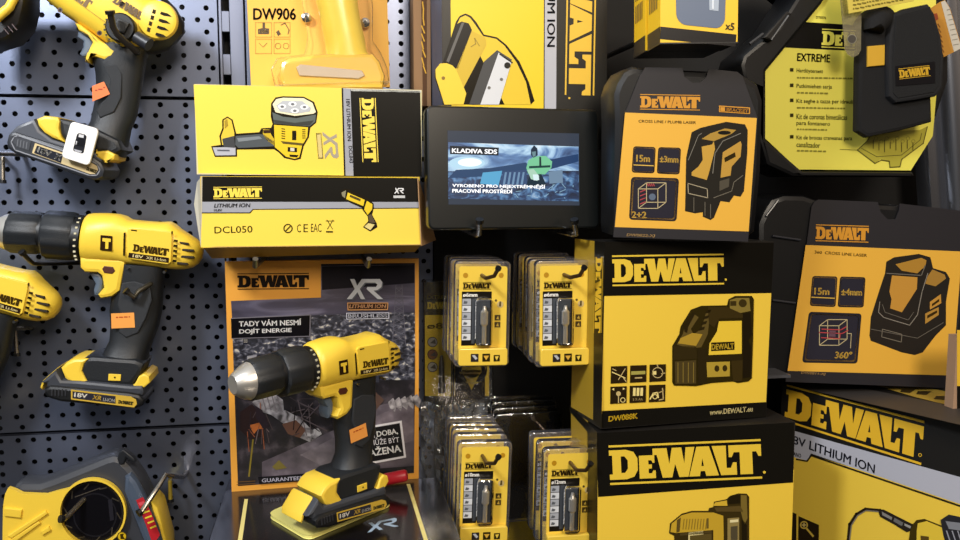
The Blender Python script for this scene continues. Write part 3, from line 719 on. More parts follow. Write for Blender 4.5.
for j in range(2):
    for i in range(3):
        x = 66+i*116-j*3; y = 158+j*122-i*5; q = Print(f, rough=.5, base=-.0004)
        q.poly(C((x,y),(x+98,y-3),(x+96,y+98),(x-2,y+104)), '#2a1f0e', 2); g1, g2 = '#c9b276', '#f0dc8c'
        p = lambda a, b: C((x+a, y+b))[0]
        if (i, j) == (0, 0): q.line([p(8,35), p(85,70)], .9, g2, 3); q.line([p(45,80), p(85,15)], .8, g1, 3); q.line([p(10,15), p(30,25)], .8, g1, 3); q.line([p(75,70), p(90,90)], 1, g1, 3)
        if (i, j) == (1, 0): q.poly([p(5,35),p(90,32),p(90,52),p(5,56)], '#a8a04c', 3); q.line([p(30,75),p(68,73)], 1.2, g1, 3)
        if (i, j) == (2, 0): q.circ(*p(48,48),5.5,g1,3,hole=.8); q.poly([p(15,40),p(40,38),p(40,60),p(15,60)],g2,3); q.line([p(70,55),p(92,50)],.8,g1,3); q.line([p(45,0),p(50,15)],.8,g1,3)
        if (i, j) == (0, 1): q.poly([p(8,15),p(22,8),p(22,24)],g2,3); q.poly([p(88,12),p(74,6),p(74,20)],g2,3); q.line([p(48,40),p(48,95)],1,g1,3); q.circ(*p(48,42),2.4,g1,4); q.circ(*p(74,80),2.6,g2,3,hole=.7)
        if (i, j) == (1, 1):
            for k in range(3): q.poly([p(20+k*22,12),p(36+k*22,12),p(34+k*22,60),p(18+k*22,60)],g2,3)
            q.text('3 X AA', *p(18,90), *p(78,88), 2.6, g1, 3)
        if (i, j) == (2, 1): q.line([p(5,85),p(25,50),p(50,45),p(55,75)],1.3,g2,3); q.circ(*p(35,70),2.6,g2,4,hole=.8); q.line([p(60,90),p(85,85),p(80,20)],1,g1,3); q.line([p(60,45),p(85,35)],.8,g1,3)
        q.build('pictogram', t)
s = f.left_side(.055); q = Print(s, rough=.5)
q.poly([(575,238.5),(594.5,241),(593,420),(571,407)], '#a8871f', 1); q.poly([(594.8,241),(604.5,242),(601.5,428),(593,420)], B1, 2)  # side yellow is darker than the front: its shade is painted in
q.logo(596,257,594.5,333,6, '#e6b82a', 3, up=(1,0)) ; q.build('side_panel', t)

# --- larger carton below, cut by the picture's lower edge
f = fit((597,433),(794,422.5),(788,640),(597,662), -.203, fixed=(.8,0,0), name='bottom')
t, P = carton('laser_carton', 'largest yellow laser carton carrying the one with pictograms', 'box', f, .075, '#1a1714', rough=.5)
P.poly([(597.6,480),(794,470),(788,640),(597,661)], YB, 1)
P.poly([(597,433),(794,422.6),(793.2,482.5),(598,497)], B1, 2)
P.build('carton', t)
q = Print(f, rough=.5, base=-.0004); q.logo(610,480,762,473.5,29.5, '#ecc83c', dot=True); q.build('logo', t)
C = crop(640,470,6); q = Print(f, rough=.5, base=-.0004); K = '#3b2f12'
q.poly(C((175,380),(180,320),(250,262),(310,245),(410,245),(415,228),(440,222),(445,190),(520,175),(540,155),(590,140),(640,142),(655,160),(655,420),(660,600),(210,600),(205,395)), K, 2)
q.poly(C((182,372),(190,322),(250,272),(310,255),(440,255),(500,275),(505,600),(440,600),(440,360),(215,378)), '#c9a42a', 3)
for k in range(9): q.line(C((265+k*17,295),(258+k*17,355)), .8, '#8a7020', 4)
q.poly(C((222,300),(245,285),(238,370),(218,376)), '#5c4a18', 4); q.poly(C((400,290),(412,290),(412,350),(400,352)), '#6c5820', 4)
q.poly(C((440,215),(450,195),(520,182),(525,215)), '#d8b232', 3); q.poly(C((445,225),(600,215),(620,250),(460,250)), '#57451a', 4)
q.poly(C((530,165),(560,150),(600,148),(600,200),(530,205)), '#221b0c', 4); q.poly(C((605,150),(640,152),(645,290),(625,330),(605,250)), '#7a6626', 4)
q.poly(C((525,290),(595,285),(595,600),(525,600)), '#94814a', 4); q.poly(C((540,300),(590,296),(590,312),(540,316)), '#e8dca8', 5); q.poly(C((545,340),(585,335),(585,420),(545,420)), '#4f4630', 5)
q.poly(C((610,290),(640,330),(645,600),(615,600)), '#221b0c', 4); q.poly(C((290,375),(380,365),(380,420),(290,430)), '#e0cf90', 4); q.poly(C((240,380),(430,362),(430,378),(240,395)), '#4c3d16', 4)
q.poly(C((300,395),(430,380),(430,600),(300,600)), '#5a4a1c', 5)
q.build('product_picture', t)
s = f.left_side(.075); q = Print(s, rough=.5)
q.poly([(571,408),(588,421),(588,640),(571,610)], '#a8871f', 1); q.poly([(570,405),(597,432),(597,443),(570,412)], B1, 2); q.poly([(587,425),(597,434),(597,662),(587,640)], B1, 1); q.build('side_panel', t)  # duller yellow here carries the shadow on this side in its colour

# --- orange sleeved case with rounded shoulders (DW0822)
def case_behind(f, outl, depth, parent, dy=.0012):
    mb = MB(); mb.prism([f.loc(*p) for p in outl], dy, dy+depth, BLKP, .006); return mb.build('case_shell', parent, f.M())
f = fit((625,112),(757,118),(747.5,241.5),(613,237), -.205, name='dw0822')
t = thing('laser_case', 'orange sleeved black case standing on the carton, printed 15m and 3mm', 'tool case', f.M() @ Matrix.Translation((f.w/2, .04, 0)))
sl = MB(); out = [(625,112),(639.5,76),(645,67.5),(682,68),(684,77),(692,83),(700,82.5),(706,77),(708,69),(737,72),(742,76),(757,118),(747.5,241.5),(613,237)]
sl.prism([f.loc(*p) for p in out], -.0012, 0, mat(OB, .5))
P = Print(f, sl, base=-.0012, rough=.5)
P.poly([(625,112.5),(756.8,118),(748.6,231.5),(614.8,227)], OY, 1)
o = sl.build('printed_sleeve', t, f.M())
case_behind(f, [(613,226),(614,120),(613,94),(617,82),(624,71),(634,66),(645,68),(737,72),(748,76),(760,84),(765,100),(763,170),(757,232),(747,240),(614,236)], .05, t)
q = Print(f, base=-.0012); q.logo(640,107.5,700,108.5,11.5, '#d8962e'); q.build('logo', t)
q = Print(f, base=-.0012); q.poly([(719,105.5),(750,107.5),(750,114),(719,112)], '#d8962e', 2); q.poly([(720.2,106.6),(748.9,108.5),(748.9,113),(720.2,111)], '#2a262c', 3); q.poly([(720.5,107),(725,107.2),(725,111.2),(720.5,111)], '#d8962e', 4); q.text('BRACKET', 726.5,111.2,748,112.8,3.4, '#d8962e', 4, off=.03); q.build('badge', t)
q = Print(f, base=-.0012); q.text('CROSS LINE / PLUMB LASER', 638.5,122.5,696,124,2.8,'#6a4c14',2,off=.02); q.build('caption', t); q = Print(f, base=-.0012); q.text('DW0822-XJ', 626.5,237,655,238,3.6,'#c8a468',2,off=.02,shear=.15); q.build('caption', t)
C = crop(625,120,4.5); K = '#2b2a33'; EG = '#b8872e'
q = Print(f, base=-.0012)
q.poly(C((275,170),(300,55),(340,35),(455,8),(540,20),(552,45),(550,150),(535,320),(520,345),(490,340),(470,370),(430,365),(400,440),(385,450),(350,435),(350,415),(315,420),(270,410),(272,330)), '#2a2722', 2)
q.poly(C((345,85),(385,60),(450,38),(500,45),(480,62),(400,95)), '#b08a35', 3); q.circ(625+447/4.5,120+57/4.5,6.5,'#1d1b18',4,ry=2)
q.poly(C((345,120),(392,110),(400,95),(405,130),(380,230),(368,270),(300,250),(300,235),(330,210),(350,180)), '#c99d3c', 3)
q.poly(C((440,145),(520,95),(525,110),(520,165),(480,210),(475,250),(430,260)), '#c0943a', 3); q.poly(C((447,170),(495,145),(498,165),(450,190)), '#30260f', 4)
q.line(C((285,180),(330,70),(345,60)), .7, '#7a766c', 4); q.line(C((395,240),(405,150),(440,95),(520,60)), .8, '#7a766c', 4); q.line(C((283,285),(370,310),(372,350),(285,330)), .8, '#a89c80', 4, True)
q.line(C((310,350),(310,410)), .7, '#6c6658', 4); q.line(C((360,370),(360,430)), .7, '#6c6658', 4); q.line(C((385,380),(385,440)), .7, '#6c6658', 4)
q.poly(C((425,275),(470,262),(468,300),(425,320)), '#4d473a', 4); q.line(C((400,350),(480,320),(490,280),(530,250)), .8, '#6c6658', 4)
q.build('product_picture', t)
def num_icon(f_, C, pts, r, t_, draw, base=-.0012):
    q = Print(f_, base=base); rr_icon(q, C(*pts), r, '#1f1d22', K, 2, .06); q.rrect(C(*pts), r, '#2e2c34', 2)
    c_ = C(*pts); m = lambda k: [(sum(p[0] for p in c_)/4+(p[0]-sum(p[0] for p in c_)/4)*k, sum(p[1] for p in c_)/4+(p[1]-sum(p[1] for p in c_)/4)*k) for p in c_]
    q.rrect(m(.93), r, '#9a7430', 3); q.rrect(m(.88), r, '#2e2c36', 4); draw(q); q.build('pictogram', t_)
TY = '#e3b94e'
num_icon(f, C, ((38,118),(138,122),(132,240),(30,236)), .12, t, lambda q: (q.text('15m', *C((50,188))[0], *C((112,190))[0], 7, TY, 5, off=.03), q.line(C((40,202),(128,206)), .9, TY, 5)))
num_icon(f, C, ((150,122),(252,125),(245,245),(143,241)), .12, t, lambda q: (q.text('±3mm', *C((156,190))[0], *C((240,193))[0], 6.6, TY, 5, off=.03),))
def cube(q, x, y, s, k=.42):
    a = [(x,y),(x+s,y),(x+s,y+s),(x,y+s)]; b = [(p[0]+s*k, p[1]-s*k*.75) for p in a]
    for r_ in (a, b): q.line(r_, .7, '#c9b88c', 5, True)
    for p, r_ in zip(a, b): q.line([p, r_], .7, '#c9b88c', 5)
def icon2(q):
    x, y = C((60,310))[0]; cube(q, x, y, 19.5)
    for k in range(4): q.line([(x+2, y+3+k*4), (x+7, y+1+k*4)], 1, '#b0444a', 6); q.line([(x+9+k*2, y-5), (x+10+k*2, y-3)], 1, '#b0444a', 6)
    q.circ(x+14, y+8, 3.4, '#5c6a80', 6); q.text('2+2', *C((30,440))[0], *C((96,442))[0], 6.6, TY, 6, off=.03)
num_icon(f, C, ((28,256),(243,262),(232,456),(18,448)), .08, t, icon2)

# --- laser carton turned sideways at the lower right: its panel faces left
f = fit((782,384),(960,425),(960,640),(788,660), -.10, fixed=(-58,0,0), name='side'); f.w = .30; f.h = .27
p = f.loc(782, 384); f.O = f.O + f.ex*(p[0]) + f.ez*(p[1]-f.h)
t, P = carton('light_carton', 'big carton turned sideways at the lower right, printed LITHIUM ION', 'box', f, .16, '#141210', rough=.45)
P.poly([(795,434),(797,452),(807,459.5),(813,455.5),(1010,516),(1060,530),(1060,800),(790,760),(790,434)], '#f3cd46', 1)
P.poly([(784,428),(1060,505),(1060,540),(960,504),(811,453.5),(807,460.5),(796,458),(785,450)], '#b7b8c4', 2)
P.poly([(811,454.5),(960,505),(1060,541),(1060,543),(960,507),(811.5,456.5),(807.5,462),(796,460),(796,458.5),(806.5,460.5)], '#2a2418', 3)
P.build('carton', t)
q = Print(f, rough=.45); h0 = f.loc(787,403.5)
def LQ(a, b):  # bilinear over the logo as it appears: corners of the letters
    TL, TR, BR, BL = (786.5,389), (924,426.5), (921.5,459.5), (784.5,416.5)
    a /= 4.95
    return tuple((TL[i]*(1-a)+TR[i]*a)*b + (BL[i]*(1-a)+BR[i]*a)*(1-b) for i in (0, 1))
for gshape in LOGO+LBARS:
    vs, fs = tess(gshape); q.raw([LQ(*v) for v in vs], fs, '#eab92c', 2)
q.circ(920, 455, 1.8, '#eab92c', 2, hole=.6); q.build('logo', t)
q = Print(f, rough=.45); q.text('18V', 789,442.5,805.5,448,8.5,'#1c1d28',3,up=(.05,-1)); q.text('LITHIUM ION', 809,449.5,874.5,473.8,9.2,'#1c1d28',3,up=(.08,-1)); q.text('NANO', 791,455,801,458,4,'#1c1d28',3,up=(.05,-1)); q.build('caption', t)
C = crop(840,420,4.5); q = Print(f, rough=.45)
q.line(C((40,640),(38,540),(45,470),(75,425),(115,402),(180,408),(200,425)), 3.4, '#2a2014', 4); q.line(C((44,640),(43,540),(51,474),(79,430),(117,407),(180,413)), 1.1, '#7c7468', 5)
q.poly(C((172,408),(195,402),(250,430),(330,470),(315,500),(300,505),(235,465),(180,435)), '#2a241e', 5); q.poly(C((188,412),(235,438),(232,450),(190,428)), '#8a8680', 6); q.poly(C((245,440),(285,462),(278,478),(240,455)), '#6c6a68', 6); q.poly(C((290,465),(320,478),(316,488),(290,476)), '#a09c94', 6)
q.poly(C((318,480),(345,450),(380,445),(470,480),(500,500),(500,640),(330,640),(310,540)), '#40330e', 5); q.poly(C((350,465),(390,455),(475,490),(480,640),(345,640),(345,500)), '#e8c63c', 6); q.poly(C((362,520),(400,525),(400,560),(365,560)), '#5a4410', 7)
q.poly(C((452,450),(490,425),(600,450),(600,640),(500,640),(465,520)), '#2a2a2e', 7); q.poly(C((475,455),(560,465),(560,500),(490,490)), '#83858c', 8)
for k in range(4): q.line(C((480+k*25,500),(500+k*25,560)), 1.2, '#9a9ca4', 8)
q.build('product_picture', t)
C = crop(740,370,3.175)
for x0 in (172, 182):
    q = Print(f, rough=.45)
    if x0 == 172: q.poly([(792,512),(796.5,514),(796,620),(791,618)], '#2a1f10', 2)
    else:
        q.poly([(798.5,516),(819,525),(818,640),(797,630)], '#2a1f10', 2); q.circ(804,525,4,'#d8b848',3,hole=1.2); q.line([(807,529),(813,536)],2,'#d8b848',3); q.line([(802,525),(806,525)],1,'#e8d080',4); q.line([(804,523),(804,527)],1,'#e8d080',4)
        q.text('4X', 802,548,812,552,6,'#d8b848',3,up=(0,-1))
    q.build('pictogram', t)
# lid: the top is black edged with a yellow print strip
topf = Face(f.O+f.ez*f.h, Matrix((f.ex, f.ez, -f.ey)).transposed())
topf = Face(f.O+f.ez*f.h, Matrix((f.ex, -f.ez, f.ey)).transposed())
q = Print(topf, rough=.5)
q.poly([(784,384),(1000,434),(1000,415),(800,376)], '#3a3634', 1); q.poly([(868,383),(905,384),(950,392),(952,406),(915,397)], '#a88c34', 2)
for x, y in ((902,389),(918,391),(936,396)): q.poly([(x,y),(x+14,y),(x+8,y+4),(x-2,y+3)], '#3a2e16', 3)
q.build('lid', t)

# --- second orange sleeved case (DW0811)
f = fit((806,245),(960,252),(950,388),(785,382), -.135, name='dw0811')
t = thing('laser_case', 'orange sleeved black case at the right on the sideways carton, printed 360', 'tool case', f.M() @ Matrix.Translation((f.w/2, .04, 0)))
sl = MB(); out = [(806,245),(811,207),(814,201.5),(818,199.5),(877,202),(880,212),(887,219.5),(895,219),(898.5,210),(899,203.5),(962,211),(968,230),(950.5,388),(785,381.5)]
sl.prism([f.loc(*p) for p in out], -.0012, 0, mat(OB, .5))
P = Print(f, sl, base=-.0012, rough=.5); P.poly([(805.8,245),(962,251.5),(952.5,375.5),(787.6,370.8)], OY, 1); sl.build('printed_sleeve', t, f.M())
case_behind(f, [(762,372),(759,255),(759,224),(764,212),(772,199),(785,194.5),(805,195),(818,199.5),(930,207),(960,214),(968,240),(955,380),(790,380)], .075, t)
for px, py, qx, qy in ((766,216,778,200),(764,300,764,365),(772,236,800,240),(772,300,795,303)):
    a = f.loc(px, py); b = f.loc(qx, qy); mb = MB(); mb.tube([(a[0],-.0008,a[1]),(b[0],-.0008,b[1])], .0012, mat('#2e3038', .3), 8); mb.build('case_rib', t, f.M())
C = crop(740,170,3.0)
q = Print(f, base=-.0012); q.logo(815.5,239,868.5,240.5,12.5, '#d8962e'); q.build('logo', t)
q = Print(f, base=-.0012); q.text('360  CROSS LINE LASER', 814.5,253.5,867,257,3,'#6a4c14',2,off=.02); q.build('caption', t); q = Print(f, base=-.0012); q.text('DW0811-XJ', 801,374.5,825.5,375.8,3,'#c8a468',2,off=.02,shear=.15); q.build('caption', t)
C = crop(780,250,3.856); q = Print(f, base=-.0012)
q.poly(C((345,330),(350,260),(385,150),(405,90),(410,45),(440,28),(535,15),(580,28),(590,70),(640,85),(655,110),(640,200),(640,290),(600,330),(550,395),(520,405),(470,395),(350,350)), '#2a2622', 2)
q.poly(C((445,55),(545,30),(565,40),(560,65),(545,75),(530,90),(470,80)), '#b28430', 3)
q.poly(C((432,98),(530,105),(528,150),(470,240),(425,225),(430,190),(422,160)), '#c8923a', 3)
q.poly(C((588,75),(635,95),(640,110),(600,140),(560,130),(570,100)), '#a87e34', 3)
q.poly(C((578,200),(620,170),(622,205),(578,230)), '#c8923a', 3); q.poly(C((586,208),(614,188),(614,198),(586,218)), '#3a2a10', 4); q.poly(C((560,245),(612,220),(612,250),(560,285)), '#b88a3a', 3); q.poly(C((568,252),(606,232),(606,242),(568,264)), '#3a2a10', 4)
q.line(C((385,200),(380,240),(400,260),(500,290),(530,250),(548,160),(570,90)), .8, '#8c857a', 4); q.line(C((395,210),(405,240),(495,270),(515,240)), .6, '#6c665c', 4); q.line(C((395,305),(470,325),(468,355),(392,335)), .7, '#7c7466', 4, True); q.line(C((350,305),(530,340),(630,280)), .6, '#6c665c', 4)
q.line(C((412,90),(545,98),(560,60)), 1, '#6c665c', 5)
q.build('product_picture', t)
num_icon(f, C, ((125,100),(222,102),(214,220),(115,215)), .1, t, lambda q: (q.text('15m', *C((132,172))[0], *C((190,174))[0], 7, TY, 5, off=.03), q.line(C((122,182),(210,186)), .9, TY, 5)))
num_icon(f, C, ((232,102),(330,105),(322,222),(222,220)), .1, t, lambda q: (q.text('±4mm', *C((236,174))[0], *C((316,176))[0], 6.6, TY, 5, off=.03),))
def icon3(q):
    x, y = C((152,292))[0]; cube(q, x, y, 19.5)
    q.line(C((162,305),(235,308),(255,296)), .9, '#c04448', 6); q.line(C((152,318),(240,322),(262,310)), .9, '#c04448', 6); q.line(C((160,338),(230,342),(232,322)), .9, '#c04448', 6); q.poly(C((190,310),(215,311),(214,335),(188,334)), '#6a4a58', 6)
    q.line(C((258,322),(275,322),(272,378)), .6, '#c9b88c', 6); q.text('360°', *C((210,418))[0], *C((278,420))[0], 7.2, TY, 6, off=.03, shear=.15)
num_icon(f, C, ((112,238),(315,245),(298,438),(85,434)), .06, t, icon3)

# --- carton slice at the right edge
f = fit((955,335),(1010,335),(1010,409),(955,409), -.21, fixed=(0,0,0), name='edge')
t, P = carton('small_carton', 'carton slice at the right frame edge with a bare cardboard side', 'box', f, .012, '#a8876c', rough=.7)
P.poly([(957,330),(1010,330),(1010,386),(957,386)], '#e8b92c', 1); P.poly([(957,386),(1010,386),(1010,412),(957,412)], B1, 1); P.build('carton', t)
s = f.left_side(.05); 

# --- hanging pair of bulb cartons, printed x5
for k in range(2):
    Yk = -.245+.035*k
    if k == 0: f = fit((661,-60),(741,-60),(735.5,46),(660,38.5), Yk, fixed=(-7,0,-1), name='x5')
    else: f = Face(f.O+f.ey*.0445+f.ex*-.002, f.R); f.w, f.h = fw
    fw = (f.w, f.h)
    t, P = carton('window_carton', ('front' if k == 0 else 'rear')+' one of two yellow window cartons hanging at the top, '+('printed x5' if k == 0 else 'mostly hidden by the other'), 'box', f, .043, '#f4c51e', group='window cartons at the top')
    P.mb.box((0, -.0002, 0), (f.w, .033, .012), mat('#1d1a1a', .45)) if False else None
    P.poly([(660.5,26.5),(736.5,34.5),(735.5,46.5),(660,39)], '#1d1a1a', 1) if k == 0 else None
    P.build('carton', t)
    s = f.left_side(.043); q = Print(s)
    h = f.h
    q.mb.add([(0,-.0003,0),(.043,-.0003,0),(.043,-.0003,.0135),(0,-.0003,.0135)], [(0,1,2,3)], mat('#1d1a1a', .45))
    for j in range(5):
        z = .03+j*.02
        for i in range(5): q.mb.add([(.006+i*.006,-.0004,z),(.009+i*.006,-.0004,z),(.009+i*.006,-.0004,z+.016),(.006+i*.006,-.0004,z+.016)], [(0,1,2,3)], mat('#8a6a3a', .5))
    q.build('side_panel', t)
    b = MB(); b.box((-.0004, -.0004, -.0012), (f.w+.0004, .0434, 0), mat('#1b1919', .3)); b.build('bottom_flap', t, f.M())
    if k == 0:
        q = Print(f); q.rrect([(675,-40),(727,-40),(724.5,29),(676.5,24)], .2, '#5c6a82', 2, n=6); q.poly([(709,-5),(719,-4),(718.5,11),(709.5,10)], '#a8b4c4', 3); q.poly([(712,-4),(714,-4),(713.8,9),(712,9)], '#d8e0ea', 4); q.build('window', t, 'grey-blue window')
        q = Print(f); q.text('x5', 725,29.5,734,30.5,7.5,'#4a3a10',3,off=.03); q.build('caption', t)

q0 = at(699, 20, -.245)
hook('shelf_hook', 'long steel peg behind the window cartons at the top', [Vector((q0.x-.01, 0, q0.z+.0)), Vector((q0.x-.01, -.155, q0.z+.0))], .003)
# --- black octagonal tool case with a yellow card
f = fit((763,72),(934,78),(933,133),(763,136), -.13, fixed=(0,0,0), name='octagon')
t = thing('hole_saw_case', 'black octagonal case behind a yellow card printed EXTREME', 'tool case', f.M() @ Matrix.Translation((f.w/2, .04, 0)))
sl = MB(); sl.prism([f.loc(*p) for p in [(820,-20),(820,3),(763.5,71),(763,137),(798,169.5),(910,170.5),(932,136),(936,90),(934,30),(930,-20)]], -.0012, 0, mat('#f2e860', .45))
P = Print(f, sl, base=-.0012, rough=.45); P.poly([(805,22),(936,30),(936,55),(785,47.5)], '#100f0f', 1); P.poly([(920,-20),(936,-20),(936,90),(926,90)], '#f2e860', 1)
sl.build('printed_card', t, f.M())
mb = MB(); mb.prism([f.loc(*p) for p in [(770,-40),(815,-40),(820,3),(764,71),(763,137),(798,169.5),(910,171),(930,140),(950,80),(950,-40)]], .0012, .07, BLKP, .004)
mb.prism([f.loc(*p) for p in [(738,66),(741,56),(775,28),(812,-30),(838,-30),(820,4),(764,72),(764,140),(800,171),(910,172),(912,177),(790,177),(764,165),(757,140),(757,90),(742,84)]], -.006, .05, BLKP, .004)
mb.build('case_shell', t, f.M())
mb = MB(); mb.tube([(*f.loc(744,46)[:1], -.012, f.loc(744,46)[1]), (f.loc(757,36)[0], -.013, f.loc(757,36)[1])], .0016, mat('#3c3e44', .3), 8)
mb.prism([f.loc(*p) for p in [(757,40),(781,13),(786,16),(766,43)]], -.012, -.005, mat('#0c0b0c', .5), .002); mb.tube([(f.loc(765,42)[0], -.0125, f.loc(765,42)[1]), (f.loc(782,18)[0], -.0125, f.loc(782,18)[1])], .0011, mat('#55575c', .3), 8)
mb.build('latch', t, f.M())
C = crop(720,0,3.0)
q = Print(f, base=-.0012); q.logo(821.5,45,890,48,14, '#f2e860'); q.build('logo', t)
q = Print(f, base=-.0012); q.text('EXTREME', 797,61,830,62.5,8,'#2a2408',2,off=.03); q.text('DT0276', 816,18.5,826,19,2.5,'#6a6420',2)
K2 = '#3a3410'
rows = [(72.5,'Hartlöytersett',823,27),(88,'Putkimiehen sarja',832,34),(103,'Kit seghe a tazza per idraulici',856,0),(118,'Kit de coronas bimetálicas',847,0),(125,'para fontanero',830,0),(139.5,'Kit de brocas craneanas para',852,0),(146,'canalizador',820,0)]
for y, s_, x1, _ in rows: q.text(s_, 796.5,y+1,x1,y+2,5.2,K2,2,off=.008)
for y, x1 in ((78.5,856),(93.5,828),(108.5,845),(130,827),(151.5,826)): q.fine(797,y,x1,y+.8,1.6,'#8c8628',2)
for y in (69.5,85,100,115,136.5): q.rect(790,y-1.5,793.5,y+2,K2,2)
q.build('printed_text', t)
q = Print(f, base=-.0012); ln = '#5c561a'
q.poly(C((412,450),(440,425),(460,395),(600,390),(620,380),(610,430),(560,465),(545,478),(540,500),(510,502),(508,482),(480,478),(465,490)), '#b5ac3c', 2)
q.line(C((412,450),(440,425),(460,395)), .8, ln, 3); q.line(C((412,450),(465,490),(485,480),(508,484),(510,502),(540,500),(545,478),(610,430),(622,380)), .9, ln, 3); q.line(C((425,445),(470,470),(545,465),(600,420),(605,400)), .6, ln, 3)
for k in range(8): q.line(C((460+k*17,420+(k%2)*8),(460+k*17,445+(k%3)*5)), .8, ln, 4); q.circ(720+(468+k*16)/3, 415/3+(k%2)*3, 2, '#8c8430', 3, hole=.5)
q.line(C((360,448),(412,450)), .4, ln, 3)
q.build('product_picture', t)

# --- black holster pouch hanging in front
g = plane(-.160, 895, 80)
base = g.hit(895, 130)
t = thing('holster_pouch', 'black fabric holster pouch with a mustard tab hanging over the yellow card', 'pouch', Matrix.Translation(base))
fab = mat('#0b0b0e', .85, bump=.6, bscale=1500); fab2 = mat('#16171b', .8, bump=.7, bscale=1600)
Lg = lambda *pts: [g.loc(*p) for p in pts]
mb = MB(); mb.prism(Lg((862,25),(868,17),(885,12),(925,10),(934,40),(932,90),(933,122),(900,131),(868,137.5),(858,131),(859,60)), 0, .012, fab, .004); mb.build('pouch_body', t, g.M())
mb = MB(); mb.prism(Lg((889,16),(900,10),(924,5),(930,14),(937,38),(940,60),(938.5,88),(932,97),(910,101),(892,103.5),(885,97),(884,60),(885,35)), -.007, .004, fab2, .003); mb.build('flap', t, g.M())
mb = MB(); mb.prism(Lg((891,17),(925,8),(933,38),(935,60),(934,86),(929,93),(893,99),(888.5,94),(888,60)), -.0078, -.006, mat('#101114', .85, bump=.6, bscale=1600), .0006); mb.build('flap_panel', t, g.M())
mb = MB(); mb.prism(Lg((866.8,46.5),(883.8,45),(883.5,65.5),(866.5,67)), -.0022, .0012, mat('#d8a82c', .6, bump=.4, bscale=1500), .0008); mb.build('tab', t, g.M())
q = Print(g, base=-.0082); q.poly([(895.5,66),(935,61.5),(935,83),(896,86)], '#131216', 1); q.logo(899.5,78,930.5,74.5,8,'#cfa326',2); q.build('logo_patch', t)
mb = MB(); mb.loft([(Lg((863,30))[0], Lg((868,30))[0], .012, .0, 2), (Lg((862,18))[0], Lg((882,34))[0], .02, .006, 2), (Lg((868,10))[0], Lg((892,24))[0], .018, .006, 2), (Lg((880,4))[0], Lg((896,14))[0], .01, .006, 2)], fab, 16); mb.build('strap_fold', t, g.M())
# clear strip with hang hole, yellow leaflet, orange tag
gs = plane(-.165, 850, 30)
t = thing('hang_strip', 'clear plastic strip with a round hole left of the black pouch', 'hanger strip', Matrix.Translation(gs.hit(850, 55)))
mb = MB(); o = [gs.loc(*p) for p in [(838,-30),(862,-30),(861,50),(858,55),(853,57.5),(848,55),(845,50)]]; mb.prism(o, 0, .0006, clear_mat('clear_film', .5, '#e8e4d4', .2, .22, '#b8b08c')); mb.build('strip', t, gs.M())
q = Print(gs, base=-.0003); q.circ(852,39,4,'#4a4640',2); q.circ(852,39,4.8,'#8a8674',1,hole=1); q.build('hang_hole', t)
gs = plane(-.174, 880, 10)
t = thing('leaflet', 'yellow printed leaflet lying tilted above the black pouch', 'leaflet', Matrix.Translation(gs.hit(880, 5)))
mb = MB(); mb.prism([gs.loc(*p) for p in [(845,-20),(849,13.5),(914,1),(912,-20)]], 0, .0012, mat('#d9c455', .5)); q = Print(gs, mb)
for k in range(3): q.fine(853, 9.5-k*4, 905, -.5-k*4, 1.5, '#7a6c22', 2)
mb.build('sheet', t, gs.M())
gs = plane(-.152, 945, 30)
t = thing('product_tag', 'orange and white cardboard tag sticking out right of the pouch', 'tag', Matrix.Translation(gs.hit(945, 50)))
mb = MB(); mb.prism([gs.loc(*p) for p in [(927,11),(940,2),(945,0),(950,8),(962,48),(944,57)]], 0, .001, mat('#c98f34', .6)); q = Print(gs, mb); q.poly([(941,2.2),(945,.4),(949.5,8),(961.5,48),(954,52)], '#cfc8ba', 1)
for k in range(8): q.line([(947+k*.9, 10+k*5), (951+k*1.1, 9+k*5)], .7, '#8a8478', 2)
q.poly([(933,14),(937,13),(938.5,19),(935,21)], '#a04a2a', 2)
for k in range(6): q.line([(938+k*.8, 24+k*5), (940+k*.8, 27+k*5)], 1, '#8a5a20', 2)
mb.build('tag_card', t, gs.M())
# shelf edge under the right case
gs = Face(at(760, 376, -.17), Matrix.Identity(3))
t = thing('shelf_bracket', 'pale metal shelf edge under the right-hand orange case', 'shelf bracket', Matrix.Translation(gs.O))
mb = MB(); a = at(764, 373, -.165); b_ = at(787, 380, -.165)
mb.box((a.x-.006, -.165, a.z-.006), (b_.x+.004, 0, a.z-.003), mat('#8c8e96', .3, .8)); mb.box((a.x-.006, -.1, a.z-.05), (a.x+.008, -.002, a.z-.006), mat('#6e7080', .4, .5)); mb.build('bracket', t, Matrix())
